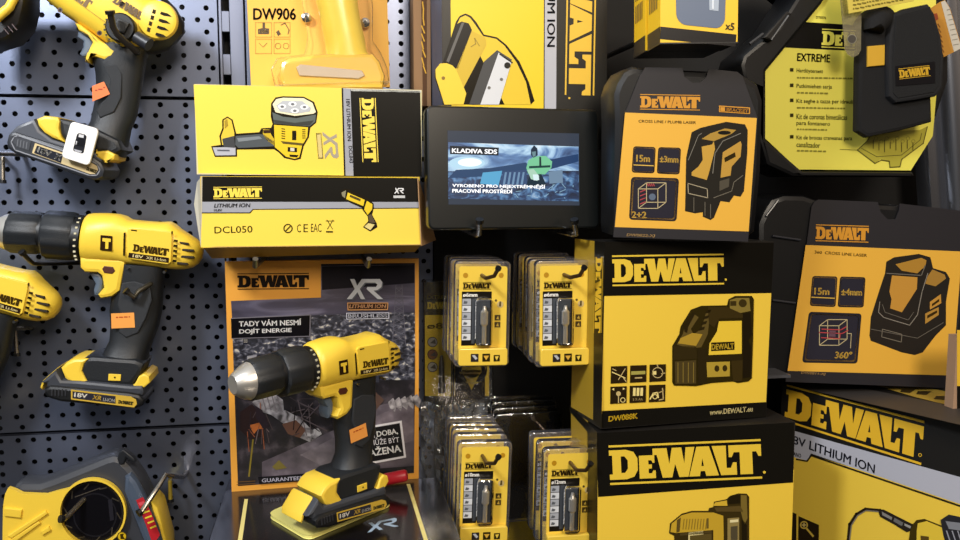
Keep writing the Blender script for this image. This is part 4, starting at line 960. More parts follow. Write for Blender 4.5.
# ================================================================ drill bit packs on hooks
PY, PK = '#efca48', '#17130e'
def mk_pack(size_text, label, group, M, lettering):
    """local mm frame: x right, z up, front towards -y, origin at the bottom centre of the pack's back"""
    t = thing('drill_bit_pack', label, 'drill bit pack', M, group)
    idn = Face(Vector((0, 0, 0)), Matrix.Identity(3)); idn.loc = lambda x, y, d=0: (x*.001, y*.001)   # millimetres straight onto the card
    idn.M = lambda: M.copy(); idn.up = 1
    card = MB(); card.prism([(a*.001, b*.001) for a, b in rr(-25, 2, 25, 99, 2.5)], -.0075, -.0067, mat(PY, .4, coat=.3))
    q = Print(idn, card, base=-.0075)
    q.poly([(-22,20),(9,20),(9,74),(-22,74)], PK, 1)
    q.circ(-18.5,90,2.6,'#b8860f',1); q.circ(18.5,90,2.6,'#b8860f',1)
    card.build('card', t, M)
    q = Print(idn, base=-.0075); 
    q.logo(-21,77,8,77,5.4,'#2a1c08',2) ; q.build('logo', t)
    q = Print(idn, base=-.0075); q.text(size_text, -21,68.6,-6,68.6,4.2,'#f4f0e8',3,off=.03); q.poly([(-11.5,22),(7.5,22),(7.5,67),(-11.5,67)],'#3c4046',2)  # grey zone inside the black window: pale reflection put in as colour
    for k in range(6):
        q.poly([(-21.5,60.6-k*7),(-12.5,60.6-k*7),(-12.5,67-k*7),(-21.5,67-k*7)], ('#a4a7ae','#d0d2d6')[k % 2], 3)
        q.poly([(-20.5,62-k*7),(-17,62-k*7),(-16,64-k*7),(-19.5,65-k*7)], '#55585e', 4)
    q.circ(18,61,3.3,'#c9b27a',2); q.poly([(16.5,59),(19,59),(18.8,64),(17.2,64)],'#5a4a20',3); q.circ(13.5,65,1.2,'#5a4a20',2)
    for y in (45, 38): q.poly([(12.5,y),(18.5,y),(18.5,y+5.5),(12.5,y+5.5)],'#4a3a14',2); q.poly([(14,y+1.5),(17,y+1),(16,y+4.5)],'#d8b84a',3)
    q.build('printed_text', t)
    # raised yellow foot strip with three pictograms
    m = MB(); m.prism([(a*.001, b*.001) for a, b in rr(-25.5, 1, 25.5, 18, 2.5)], -.0145, -.0076, mat(PY, .35, coat=.4), .0008)
    q = Print(idn, m, base=-.0145)
    for x, c in ((-9, '#2a2424'), (3, '#2a2208'), (14, '#2a2208')):
        w = 8 if x < 10 else 6.5; q.poly([(x-w/2,5),(x+w/2,5),(x+w/2,5+w),(x-w/2,5+w)], c, 1)
    q.poly([(-12,11.5),(-8,7),(-6,8.5),(-9,12)],'#b9babe',2); q.poly([(0,11),(6,11),(3,6.5)],'#d8a83a',2); q.poly([(12,10),(14,6),(15,8),(16,10.5)],'#e8c84a',2)
    m.build('foot_strip', t, M)
    m = MB(); m.tube([(.001,-.011,.022),(.001,-.011,.040),(.001,-.011,.042),(.001,-.011,.054),(.001,-.011,.056),(.001,-.011,.060)], [.0024,.0024,.0040,.0040,.0024,.0016], mat('#dcdad6', .3, .6), 12); m.build('drill_bit', t, M)
    m = MB(); m.prism([(a*.001, b*.001) for a, b in rr(-9, 20, 9, 68, 4)], -.0165, -.0078, CLEAR3, .002); m.prism([(a*.001, b*.001) for a, b in rr(-29, -2, 29, 104, 5)], -.0062, .0045, CLEAR, .0015); m.build('clear_blister', t, M)
    return t
def pack_row(px, py, Y, n, step, size_text, where, yaw=0, roll=0, dx=0.0):
    B = at(px, py, Y); M = Matrix.Translation(B) @ Matrix.Rotation(math.radians(yaw), 4, 'Z') @ Matrix.Rotation(math.radians(roll), 4, 'Y') @ Matrix.Diagonal((.95, 1, .985, 1))
    names = ['frontmost', 'second', 'third', 'fourth', 'fifth']
    t = mk_pack(size_text, 'clear bit pack with yellow card, %s on the %s' % (names[0], where), 'bit packs on the '+where, M, None)
    for k in range(1, n):
        Mk = Matrix.Translation(Vector((dx*k+random.uniform(-.0008, .0008), step*k, random.uniform(-.0008, .0012)))) @ M @ Matrix.Rotation(math.radians(random.uniform(-.8, .8)), 4, 'Y')
        copy_tree(t, Mk, None, 'clear bit pack with yellow card, %s on the %s' % (names[k], where))
    top = B + Vector((0, 0, .0905))
    a = Vector((top.x, 0, top.z))
    hook('pack_hook', 'long wall hook carrying the bit packs on the '+where, [a, Vector((top.x, B.y-.030, top.z-.002)), Vector((top.x+.006, B.y-.040, top.z+.001)), Vector((top.x+.009, B.y-.045, top.z+.009))], .0019, mat('#5a4632', .35, .8), tip=.001)
    return t
pack_row(480.5, 363.5, -.135, 4, .026, 'ø6mm', 'upper left hook', roll=1)
pack_row(561, 363.5, -.155, 5, .025, 'ø6mm', 'upper right hook', roll=0)
pack_row(481, 538.5, -.135, 5, .022, 'ø10mm', 'lower left hook', roll=2)
pack_row(567, 546.5, -.165, 3, .027, 'ø12mm', 'lower right hook', roll=1)

# two long packs behind, with round pictures
def long_pack(x0, y0, x1, y1, Y, size_text, label, bit=True, tri=False, cut=0):
    f = fit((x0,y0),(x1,y0),(x1,y1),(x0,y1), Y, fixed=(0,0,0), name='long'); 
    t, P = carton('hole_saw_pack', label, 'tool pack', f, .004, '#1a1712', rough=.5, group='long packs against the wall')
    P.poly([(x0+1,y0+33),(x1-1,y0+33),(x1-1,y1-8),(x0+1,y1-8)], '#e6c62c', 1)
    P.build('card', t)
    q = Print(f); q.text('EXTREME', x0+3,y0+17,x0+27,y0+17,3.6,'#d8c040',2); q.logo(x0+3,y0+27,x0+32,y0+27,7,'#d8c040',2,bars=False); q.build('printed_text', t); q = Print(f); q.text(size_text, x0+3,y0+47,x0+19,y0+47,6,'#4a3a10',2); q.build('printed_text', t)
    for k in range(3):
        q = Print(f); q.circ(x0+8.5,y0+60+k*12.5,5.2,'#3a3424',2); q.circ(x0+8.5,y0+60+k*12.5,4.5,('#a8a49c','#8a5a3a','#b4b0a4')[k],3); q.poly([(x0+6,y0+61+k*12.5),(x0+11,y0+57+k*12.5),(x0+12,y0+62+k*12.5)],'#5c564c',4); q.build('picture', t)
    if bit:
        p = f.hit(x0+17,y1-13); m = MB(); a = Vector((p.x,p.y-.006,p.z)); m.tube([a, a+Vector((0,0,.010)), a+Vector((0,0,.011)), a+Vector((0,0,.030)), a+Vector((0,0,.042))], [.0042,.0042,.0032,.0030,.0016], mat('#9a9792', .3, .9), 14); m.build('drill_bit', t, Matrix())
    if tri:
        q = Print(f, base=-.001); q.poly([(x0+2,y1-48),(x1-5,y1-48),(x1-5,y1-4),(x0+2,y1-4)], '#1a120c', 2); q.circ((x0+x1)/2,y1-34,10,'#e6c62c',3,ry=8); q.poly([((x0+x1)/2-10,y1-34),((x0+x1)/2+10,y1-34),((x0+x1)/2,y1-14)],'#e6c62c',3); q.poly([(x0+6,y1-32),(x1-9,y1-32),(x1-10,y1-30),(x0+7,y1-30)],'#9a7c18',4); q.build('product_picture', t)
        m = MB(); c = f.hit((x0+x1)/2, y1-36); m.tube([c+Vector((0,-.001,0)), c+Vector((0,-.012,0))], .016, CLEAR3, 20); m.build('clear_blister', t, Matrix())
    m = MB(); a = f.loc(x0-2,y0-3); b = f.loc(x1+2,y1+2); m.prism([(p[0], p[1]) for p in rr(a[0], b[1], b[0], a[1], .004)], -.009, -.0012, CLEAR3, .002); m.build('clear_shell', t, f.M())
long_pack(424, 282, 452, 404, -.012, 'ø8', 'long yellow and black pack beside the poster, steel bit showing')
long_pack(453, 282, 490, 404, -.012, 'ø8', 'long yellow and black pack below the upper left packs, pointed shape showing', bit=False, tri=True)
long_pack(503, 430, 540, 560, -.02, 'ø20', 'long yellow pack printed 20 between the two lower hooks', bit=False)
for k in range(4):
    a = at(500, 540, -.03-.022*k); f = Face(at(497-k*1.5, 520, -.024-.02*k), Matrix.Identity(3)); w = .062; h = .125-.004*k
    t, P = carton('black_pack', 'flat black pack seen edge on above the lower packs, %s in its row' % ('rearmost', 'second from the wall', 'third from the wall', 'foremost')[k], 'tool pack', Face(f.O, f.R), .002, '#121114', group='black packs behind the lower hooks') if False else (None, None)
for k in range(4):
    ff = Face(at(491+k*2.0, 520, -.022-.011*k), Matrix.Identity(3)); ff.w = .072; top = at(520, 398+k*6, -.022-.011*k).z; ff.h = top-ff.O.z
    t, P = carton('black_pack', 'flat black pack hanging above the lower bit packs, %s' % ('rearmost in its row', 'second from the wall', 'third from the wall', 'foremost in its row')[k], 'tool pack', ff, .0015, '#101013', group='black packs behind the lower hooks', rough=.25, coat=.5)
    P.build('card', t)
    m = MB(); m.prism(rr(-.003, -.002, ff.w+.003, ff.h+.004, .006), -.004, -.0008, CLEAR3, .001); m.build('clear_shell', t, ff.M())
# crumpled clear bag behind the lower left packs
g = plane(-.022, 450, 420); t = thing('plastic_bag', 'crumpled clear plastic bag behind the lower left bit packs', 'bag', Matrix.Translation(g.hit(455, 540)))
mb = MB(); nx, nz = 22, 30; vs = []
for j in range(nz+1):
    for i in range(nx+1):
        u, v = i/nx, j/nz; p = g.loc(421+u*66, 402+v*140); w = .012*math.sin(u*PI)
        vs.append((p[0], -w+random.uniform(-.0028, .0028)+.004*math.sin(u*17+v*9), p[1]))
mb.add(vs, [(j*(nx+1)+i, j*(nx+1)+i+1, (j+1)*(nx+1)+i+1, (j+1)*(nx+1)+i) for j in range(nz) for i in range(nx)], clear_mat('bag_film', .5, '#ffffff', .12, .06, '#ffffff'), True); mb.build('film', t, g.M())
# ================================================================ cordless drills
def drill_px(label, Y=-.058):
    g = plane(Y, 110, 300); c = lambda x, y: g.loc(x, y)
    base = g.hit(100, 408); M = Matrix.Translation(base)
    t = thing('cordless_drill', label, 'drill', M, 'cordless drills on display')
    k = .00099
    def st(a, b, ry, e=2.0, yc=0): return (c(*a), c(*b), ry*k, yc*k, e)
    # chuck with its metal nose
    mb = MB(); mb.loft([st((12,212.5),(8,251),19), st((15,211),(11,252.5),20.5), st((40,212),(36,254),21), st((44,213.5),(41,253),19.5)], RUB, 48, ribs=12, amp=.018)
    mb.loft([st((42,214),(39,252.5),19.5), st((48,214),(45,253),19.8)], RUBD, 40)
    ch = mb.build('chuck', t, g.M())
    mb = MB(); mb.loft([st((-8,227),(-8.5,234),4), st((-8,221.5),(-9,240),9.5), st((-6,220),(-7.5,242),11), st((6,214.5),(2.5,248.5),17), st((12,213),(8,250.5),18.5)], mat('#cfcac2', .3, .75), 40)
    mb.build('chuck_nose', ch, g.M(), label='bright metal chuck nose')
    mb = MB(); mb.loft([st((47,212),(44,256),21.5), st((50,210.5),(46,258),23.2), st((74,212.5),(70,260),23.4), st((78,214),(74,259.5),22.3)], RUB, 48, ribs=10, amp=.02)
    mb.loft([st((77,214.5),(73.5,259.5),22), st((86,215.5),(82,261),22.3)], RUBD, 40)
    cl = mb.build('torque_collar', t, g.M())
    mb = MB(); cx, cy = 80, 238
    for j in range(9):
        a = math.radians(-62+j*15.5); r_ = 22.7
        z = -math.sin(a); p = c(81-2*math.sin(a)*1.0, 238+22.7*math.sin(a)); y = -r_*k*math.cos(a)
        mb.box((p[0]-.0011, y-.0004, p[1]-.0011), (p[0]+.0011, y+.0012, p[1]+.0007), mat('#cfc8a8', .5))
    mb.build('scale_marks', cl, g.M())
    # yellow motor housing
    mb = MB()
    S = [((87,216),(83.5,260.5),21,2.1),((89,214),(85,262),22.5,2.2),((94,213),(90,262.5),23.5,2.3),((107,213),(102,262),23.8,2.6),((119,214),(114,262),23.6,3),((126,216),(121,262.5),22.5,3.2),((131,219.5),(126,263),22,3.4),((145,221),(141,264.5),21.8,3.6),((160,222),(156,266.5),21.5,3.6),((170,221.5),(166.5,267.5),21.3,3.4),((175,224),(171,268.5),21,3.2),((181,229),(177,269),20.3,3),((189,234),(185,269),18.5,2.8),((197,239),(193,267.5),15.5,2.5),((201.5,243.5),(198.5,264),11,2.3),((203.8,249),(202,259),5,2)]
    mb.loft([st(a, b, ry, e) for a, b, ry, e in S], TOOL_Y, 44)
    hs = mb.build('motor_housing', t, g.M())
    # low ribs and hump details on the housing
    mb = MB(); mb.prism([g.loc(*p, -.0242) for p in [(124,219),(132,223),(131,263),(125,262)]], -.0242, -.018, mat('#3b3210', .6), .0006) if False else None
    ys = -.0222
    q = Print(g, base=ys-.0006)
    lb = MB(); lb.prism([g.loc(*p, ys-.0004) for p in [(127,229.5),(131,227.5),(171,232),(172,238),(171,262),(168,264.5),(130,259),(127,255)]], ys-.0004, -.015, TOOL_Y, .0007); lb.build('label_panel', hs, g.M())
    q.logo(132.5,251.2,168,256,7.2,'#3a2a08',2,bars=False)
    q.poly([(128.8,252.6),(169,257.8),(168.6,262.8),(128.2,257.4)],'#2a1c10',2); q.text('18V', 132.5,257.2,143,258.6,3,'#d8c890',3); q.text('XR Li-Ion', 146,259,166,261.6,2.8,'#c8b880',3)
    q.build('logo', t)
    q = Print(g, base=-.0236); q.poly([(100.5,235),(112.5,236),(112,251),(100,250)],'#2a1a0a',1); q.poly([(102.5,238),(110.8,238.7),(110.6,242),(108.5,241.8),(108.2,249),(105.2,248.8),(105.4,241.8),(102.3,241.3)],'#ecc83a',2); q.build('hammer_symbol', t)
    q = Print(g, base=-.0226); V = '#241a06'
    q.poly([(123.6,233),(125.6,232),(125,256),(123,255.5)],V,1); q.poly([(131,229.5),(137,230.2),(137,231.4),(131,230.7)],V,1)
    for j in range(5): q.poly([(174-j*.3,239.5+j*5),(178-j*.3,240+j*5),(177.6-j*.3,242.4+j*5),(173.6-j*.3,241.8+j*5)],V,1)
    q.poly([(171.5,231),(173,231),(172.8,234),(171.4,234)],V,1)
    q.build('vent', t)
    q = Print(g, base=-.0200, lift=.0003)
    vb = MB()
    for j in range(4):
        x0, y0, x1 = 182-j*.6, 240.2+j*6.6, (191, 196, 196, 190)[j]
        o = [c(*p) for p in [(x0,y0),(x1,y0+1.4),(x1+1,y0+3.4),(x0,y0+2.6)]]
        vb.prism(o, -.0202+(.0015), -.006, mat(V, .7), .0004)
    vb.build('cooling_slot', hs, g.M())
    # trigger, yellow hood, grip
    mb = MB(); mb.prism([g.loc(*p, -.017) for p in [(79,257),(126,258),(124,270),(120,291),(112,297),(100,299),(97,295),(103,288),(101,276),(97,273),(84,272.5),(79.5,268)]], -.017, .017, TOOL_Y, .004); mb.build('grip_hood', t, g.M())
    mb = MB(); mb.prism([g.loc(*p, -.0178) for p in [(104,266),(113,267),(115,271),(112,274),(104,273),(102,269)]], -.0178, .0178, mat('#4a2010', .5), .0006); mb.build('direction_switch', t, g.M())
    mb = MB(); mb.prism([g.loc(*p, -.009) for p in [(88,272),(101,273),(103,282),(102,289),(98,296),(94,296),(93,290),(95,284),(91,277)]], -.009, .009, mat('#5b6878', .4), .003); mb.build('trigger', t, g.M())
    mb = MB(); G_ = [((118,262),(166,266),17,2.8),((117,275),(164,278),17,2.7),((112,297),(163,298),16,2.6),((110,310),(162,312),15.5,2.4),((111,325),(159,326),15.5,2.4),((110,340),(153,341),16.5,2.4),((104,352),(149,352),19,2.6),((97,360),(148,360),23,2.8)]
    mb.loft([st(a, b, ry, e) for a, b, ry, e in G_], RUB, 36)
    mb.build('grip', t, g.M())
    mb = MB(); mb.prism([g.loc(*p, -.0172) for p in [(122,283),(134,281),(150,286),(152,300),(146,318),(138,333),(126,338),(118,332),(122,318),(117,305)]], -.0172, -.012, mat('#23262b', .6, bump=.5, bscale=2500), .0012); mb.build('grip_pad', t, g.M())
    q = Print(g, base=-.0176); q.poly([(111,313.5),(134,312.5),(135,327.5),(111.5,328.5)],'#f0a04c',1); q.fine(116,318,130,317.4,1.3,'#b8501a',2); q.build('price_sticker', t, 'small orange price sticker')
    mb = MB()
    for x, y in ((132,266),(168,270)): p = c(x, y); mb.tube([(p[0],-.0205,p[1]),(p[0],-.012,p[1])], .0014, CHROME, 8)
    mb.build('screw', t, g.M())
    # foot: black and yellow, then the battery
    mb = MB(); mb.prism([c(*p) for p in [(90,354),(98,352),(140,355),(149,359),(145,370),(136,381),(92,378),(86,366)]], -.023, .020, RUB, .004); ft = mb.build('foot', t, g.M())
    mb = MB(); mb.prism([c(*p) for p in [(68,363),(74,357),(81,354),(95.5,354),(91,359),(89,366),(93,374),(97,379),(79,378.5),(72,373)]], -.0245, .0205, TOOL_Y, .003)
    mb.prism([c(*p) for p in [(79,377.5),(92,378),(120,380.5),(134,382),(140,378.5),(144,371),(149,368.5),(154,371),(155,377),(150,381.5),(141,385),(132,386),(90,381.5)]], -.0245, .0205, TOOL_Y, .0015)
    mb.build('foot_trim', ft, g.M(), label='yellow foot trim')
    mb = MB(); mb.prism([g.loc(*p, -.024) for p in [(108.5,374),(121,374.5),(120.5,381),(108,380.5)]], -.0242, -.02, TOOL_Y, .0004); q = Print(g, mb, base=-.0243); q.circ(114.8,377.5,1,'#3a2a08',1,n=8); mb.build('latch', ft, g.M())
    mb = MB(); mb.prism([g.loc(*p, (-.0275 if p[1] > 378 else 0)) for p in [(46,384),(49,377),(64,364),(70,374),(78,381),(130,386),(142,386),(144,391),(143,396),(131,398),(50,391),(46,388)]], -.0265, .020, mat('#3a3d44', .4), .003)
    mb.prism([g.loc(*p, -.031) for p in [(44,389),(50,386),(128,393),(139,395),(144,400),(142,406),(136,409),(60,402),(47,398),(44,394)]], -.031, .022, RUBD, .003)
    bt = mb.build('battery', t, g.M())
    q = Print(g, base=-.0312); q.poly([(71,389.5),(131,396.5),(136,399.5),(137,404),(134,407.5),(71,399.5)],'#c9a63a',1); q.poly([(72.5,391.2),(115.5,396.2),(115.5,403.6),(72.5,398.2)],'#2a2a34',2); q.text('18V', 74,396.8,87,398.4,4.4,'#e6e2d8',3,off=.03); q.text('XR', 92,399.3,101,400.4,4.4,'#c9a63a',3,off=.03,shear=.2); q.text('LI-ION', 103,401,114.5,402.4,3.4,'#b9b6ac',3); q.logo(118,403.3,133,405.3,3.4,'#2a2a18',3,bars=False)
    q.build('battery_label', bt)
    mb = MB()
    for k2 in range(5): mb.prism([g.loc(*p, -.0318) for p in [(51+k2*3.4,389.5),(52.6+k2*3.4,389.6),(52.6+k2*3.4,396.3),(51+k2*3.4,396.1)]], -.0318, -.03, mat('#26272c', .5), .0002)
    mb.build('release_grip', bt, g.M())
    # yellow release button on the battery's front end
    mb = MB(); a = [c(*p) for p in [(45.5,383.5),(48.5,376.5),(63,364),(64.5,365.5),(50,379),(48,386)]]; mb.prism(a, -.018, .018, TOOL_Y, .002); mb.build('release_button', bt, g.M())
    return t, g
drillB, gB = drill_px('whole yellow cordless drill hanging nose left on the perforated wall')
cz = gB.hit(110, 262)
# the second: only its rear end shows at the left edge
def moved(anchor_px, new_px, Yc, tilt, yaw=0.0, sc=1.0, lean=0.0):
    A = gB.hit(*anchor_px); N = at(new_px[0], new_px[1], Yc)
    return Matrix.Translation(N) @ Matrix.Rotation(math.radians(yaw), 4, 'Z') @ Matrix.Rotation(math.radians(lean), 4, 'X') @ Matrix.Rotation(math.radians(tilt), 4, 'Y') @ Matrix.Scale(sc, 4) @ Matrix.Translation(-A) @ W[drillB]
copy_tree(drillB, moved((195,254), (52,307), -.052, 10), None, 'cordless drill at the left edge, only its vented rear end in view')
# the display drill in front of the poster
e_ = copy_tree(drillB, moved((126,320), (348,432), -.165, -8, 34, .88), None, 'cordless drill standing upright on the lit stand before the poster')

pv = gB.hit(128, 354)-W[drillB].translation
for ch in kids(e_):
    if ch.name.split('.')[0] in ('foot', 'battery'):
        ch.matrix_basis = Matrix.Translation(pv) @ Matrix.Scale(1.04, 4) @ Matrix.Translation(-pv) @ ch.matrix_basis
# ================================================================ hammer drill at the top left
g = plane(-.058, 110, 100); c = lambda x, y: g.loc(x, y); k = .001
t = thing('cordless_drill', 'cordless drill with round vented cap and black side dial hanging tilted at the top left', 'drill', Matrix.Translation(g.hit(90, 180)), 'cordless drills on display')
def st(a, b, ry, e=2.4, yc=0): return (c(*a), c(*b), ry*k, yc*k, e)
mb = MB(); mb.loft([st((72,-52),(34,-10),23), st((85,-42),(46,0),24,2.8), st((110,-30),(66,16),25,3), st((135,-14),(88,30),25,3), st((152,-4),(108,44),24,2.8), st((160,2),(122,56),22,2.6), st((168,8),(135,55),19,2.4), st((176,16),(150,50),15,2.2), st((180,24),(163,46),8,2)], TOOL_Y, 44)
hs = mb.build('motor_housing', t, g.M())
mb = MB(); mb.prism([g.loc(*p, -.017) for p in [(74,22),(80,24),(100,40),(118,50),(113,58),(104,60),(96,57),(90,56),(88,62),(84,61),(88,50),(92,42),(87,35),(78,30)]], -.017, .017, TOOL_Y, .003); mb.build('grip_hood', t, g.M())
mb = MB(); mb.prism([g.loc(*p, -.009) for p in [(78,31),(86,35),(92,41),(93,46),(88,55),(83,57),(79,54),(83,47),(83,41),(77,37)]], -.009, .009, mat('#5b6878', .4), .002); mb.build('trigger', t, g.M())
mb = MB(); mb.loft([st((98,46),(150,42),17,2.6), st((93,58),(146,60),17,2.6), st((96,72),(143,80),16,2.4), st((97,90),(140,98),15,2.4), st((94,108),(137,116),15,2.4), st((91,122),(131,130),17,2.4), st((86,130),(128,144),20,2.6), st((62,128),(125,158),25,2.8)], RUB, 36); mb.build('grip', t, g.M())
mb = MB(); mb.prism([g.loc(*p, -.0168) for p in [(104,66),(116,64),(122,74),(121,98),(114,112),(100,118),(96,110),(108,96),(110,80)]], -.0168, -.012, mat('#1e2126', .6, bump=.5, bscale=2500), .001); mb.build('grip_pad', t, g.M())
q = Print(g, base=-.0174); q.poly([(92,86),(104,81.5),(110,94),(92.5,101.5)],'#ea7a40',1); q.fine(95,91,105,87.5,1.3,'#a83c1a',2); q.build('price_sticker', t, 'small orange price sticker')
# vented cap with its rubber rim, dial, knob, prints
mb = MB(); mb.loft([st((166,-2),(128,50),20,2.4), st((176,8),(142,54),18,2.4), st((184,22),(156,54),13,2.2), st((184,32),(168,50),6,2)], RUBD, 36); mb.build('rubber_rim', t, g.M() @ Matrix.Translation((0,.003,0)))
mb = MB(); mb.tube([(c(162,24)[0], -.018, c(162,24)[1]), (c(162,24)[0], -.0235, c(162,24)[1]), (c(162,24)[0], -.0255, c(162,24)[1])], [.0185,.0175,.014], TOOL_Y, 36); cp = mb.build('vent_cap', t, g.M())
q = Print(g, base=-.0258)
for j in range(4):
    x, y = 161-j*1.6, 11.5+j*7; q.poly([(x,y),(x+7,y+2),(x+11,y+5.2),(x+3,y+4.2),(x-1,y+2.4)],'#1c1408',1)
    q.poly([(153-j*1.8,9+j*6),(156-j*1.8,10+j*6),(155-j*1.8,14+j*6),(152-j*1.8,13+j*6)],'#2a1e08',1)
q.build('cooling_slot', cp)
mb = MB(); p = c(128,33); mb.tube([(p[0],-.022,p[1]),(p[0],-.031,p[1]),(p[0],-.033,p[1])], [.0135,.0135,.012], RUBD, 30); mb.prism([c(*v) for v in [(127,25),(138,30),(133,40),(121,36)]], -.037, -.032, RUB, .0015); dl = mb.build('mode_dial', t, g.M())
mb = MB()
for j in range(7):
    a = math.radians(150+j*18); mb.box((p[0]+.0155*math.cos(a)-.0008, -.0255, p[1]-.0155*math.sin(a)*-1-.0008), (p[0]+.0155*math.cos(a)+.0008, -.0242, p[1]+.0155*math.sin(a)+.0008), mat('#2a1e08', .5))
mb.build('scale_marks', dl, g.M())
mb = MB(); a = c(143,42); b2 = c(156,50); mb.tube([(a[0],-.028,a[1]),(b2[0],-.032,b2[1])], .0062, mat('#26272c', .4), 18); mb.build('side_knob', t, g.M())
q = Print(g, base=-.0247); q.logo(48,-19,88,9,9,'#6a4c0c',2,bars=False); q.logo(112,2,146,24,8,'#5a400c',2,bars=False); q.build('logo', t)
q = Print(g, base=-.0247)
for x, y in ((99.5,33),(122,4),(60,10)): q.circ(x,y,2.6,'#4a2c08',2); q.circ(x,y,1.4,'#1a1006',3)
q.line([(72,-2),(108,24)],.5,'#a8860c',2); q.build('screw', t)
# foot and battery, tilted 25 degrees
mb = MB(); mb.prism([g.loc(*p, -.0285) for p in [(36,119),(44,115.5),(58,117),(60,121),(59,128),(61,137),(66,143),(52,138),(44,133),(38,126)]], -.0285, .0285, TOOL_Y, .003); mb.prism(g.fb([(96,149),(110,153),(120,152),(127,156),(126,161),(118,163),(106,162),(96,157)], -.0285, .02, 10, 109), -.0285, .02, TOOL_Y, .002); mb.build('foot_trim', t, g.M(), label='yellow foot trim')
mb = MB(); mb.prism([g.loc(*p, -.027) for p in [(58,118),(72,121),(92,127),(118,140),(122,150),(112,155),(98,152),(66,142),(60,134)]], -.027, .027, RUB, .004); mb.build('foot', t, g.M())
mb = MB(); mb.prism([g.loc(*p, -.0275) for p in [(8,134),(16,126),(34,118.5),(40,130),(52,139),(98,153),(104,160),(98,166),(12,142)]], -.0275, .0275, mat('#4a4e57', .4), .003)
mb.prism([g.loc(*p, -.031) for p in [(6,142),(8,134),(14,131.5),(92,156),(101,162),(105,170),(103,177),(96,180),(88,179),(14,153),(7,148)]], -.031, .031, mat('#2c2f36', .4), .003); bt = mb.build('battery', t, g.M())
q = Print(g, base=-.0312); q.line([(14,137),(11,142),(15,150),(90,175.5),(97,175),(100,170),(97,164),(90,160),(18,135.5),(14,137)],1.1,'#8a8d96',1)
q.poly([(16,137),(31,141),(29,150.5),(19,147.5),(13,142)],'#3a3d44',2)
for j in range(4): q.line([(18+j*3,139.5+j*.9),(17+j*3,146+j*.9)],.8,'#6a6d74',3)
q.poly([(35,143),(90,162),(97,166),(98,170),(95,174),(90,174),(32,153)],'#cdb98a',2); q.poly([(37,145.5),(63,154.5),(61,163),(34,153)],'#262830',3); q.text('18V', 37,152,50,157,5.4,'#f4f0e4',4,off=.02); q.text('X', 54,158.4,60,160.6,5.4,'#e6e2d8',4,off=.03); q.logo(86,170,96,173.5,3.4,'#3a3618',4,bars=False)
q.build('battery_label', bt)
gt = plane(-.0995, 80, 143)
tt = thing('price_tag', 'white plastic price tag with a cut-out, on the tilted drill battery', 'price tag', Matrix.Translation(gt.hit(80, 160)))
o = []
def arcp(q4, r, n=5):
    P_ = []
    for i in range(4):
        A, B_, C_ = Vector(q4[i-1]), Vector(q4[i]), Vector(q4[(i+1) % 4]); u = (A-B_).normalized()*r; w = (C_-B_).normalized()*r
        for j in range(n+1):
            s_ = j/n; P_.append(tuple((B_+u)*(1-s_)**2+B_*2*s_*(1-s_)+(B_+w)*s_**2))
    return P_
out = arcp([(71,121),(99,129),(89,166),(61,157)], 5)
mb = MB(); mb.prism([gt.loc(*p) for p in out], 0, .004, mat('#f2f0ec', .35), .0008); mb.build('tag_plate', tt, gt.M())
q = Print(gt); q.poly(arcp([(77.5,132.5),(87,135),(83.5,154),(72.5,151)], 3), '#23242a', 1); q.poly([(79,134),(84,135),(83.5,138),(78.5,137)],'#c9c9cc',2); q.poly([(76,141),(78.5,141.5),(77.5,145),(75.5,144.5)],'#b9b9bf',2); q.poly([(74,149),(82,151),(81,153),(75,151.6)],'#a8a9b0',2); q.poly(arcp([(78.5,137.5),(85,139),(83.5,147),(76,145.5)],1.5),'#14151a',2); q.build('cutout', tt)

# ================================================================ dark tool in the very corner
g = plane(-.07, 10, 10); c = lambda x, y: g.loc(x, y)
t = thing('corner_tool', 'dark tool with a yellow lever in the top left corner', 'power tool', Matrix.Translation(g.hit(0, 40)))
mb = MB(); mb.prism([g.loc(*p, -.02) for p in [(-40,-20),(24,-20),(24,4),(19,24),(6,38),(-18,46),(-40,40)]], -.02, .03, mat('#17171b', .4), .006); mb.build('body', t, g.M())
mb = MB(); mb.tube([(c(28,-14)[0],-.024,c(28,-14)[1]), (c(27,-8)[0],-.026,c(29,-12)[1]), (c(25,3)[0],-.027,c(25,3)[1]), (c(20,13)[0],-.027,c(20,13)[1]), (c(13,19)[0],-.027,c(13,19)[1]), (c(7,24)[0],-.027,c(7,24)[1])], [.0035,.0038,.0038,.004,.0042,.0042], TOOL_Y, 14); mb.build('lever', t, g.M(), label='curved yellow lever')
mb = MB()
for j in range(3): a = c(12+j*4, 32-j*2); b2 = c(17+j*4, 38-j*2); mb.tube([(a[0],-.0208,a[1]),(b2[0],-.0208,b2[1])], .0006, mat('#4a3a3c', .5), 6)
mb.build('vent_ribs', t, g.M())

# ================================================================ tool with the round opening at the bottom left
g = plane(-.055, 90, 500); c = lambda x, y: g.loc(x, y)
t = thing('power_tool', 'black tool with a yellow plate and round opening hanging at the bottom left', 'power tool', Matrix.Translation(g.hit(90, 600)))
mb = MB(); mb.prism([g.loc(*p, .006) for p in [(18,488),(23,478),(30,474),(48,474),(60,470),(112,449),(120,447),(128,449),(137,458),(146,470),(152,482),(158,500),(163,520),(167,545),(168,610),(10,610),(10,500)]], -.02, .012, mat('#3a3c42', .38), .007); mb.build('body', t, g.M())
mb = MB(); mb.prism([g.loc(*p, -.028) for p in [(124,478),(130,474),(137,482),(146,500),(158,530),(166,560),(150,560),(142,540),(130,510),(123,492)]], -.028, -.015, mat('#4a5566', .3), .005); mb.prism([g.loc(*p, -.02) for p in [(150,500),(158,508),(168,545),(169,600),(160,600),(156,540)]], -.02, .02, TOOL_Y, .004); mb.build('side_cover', t, g.M())
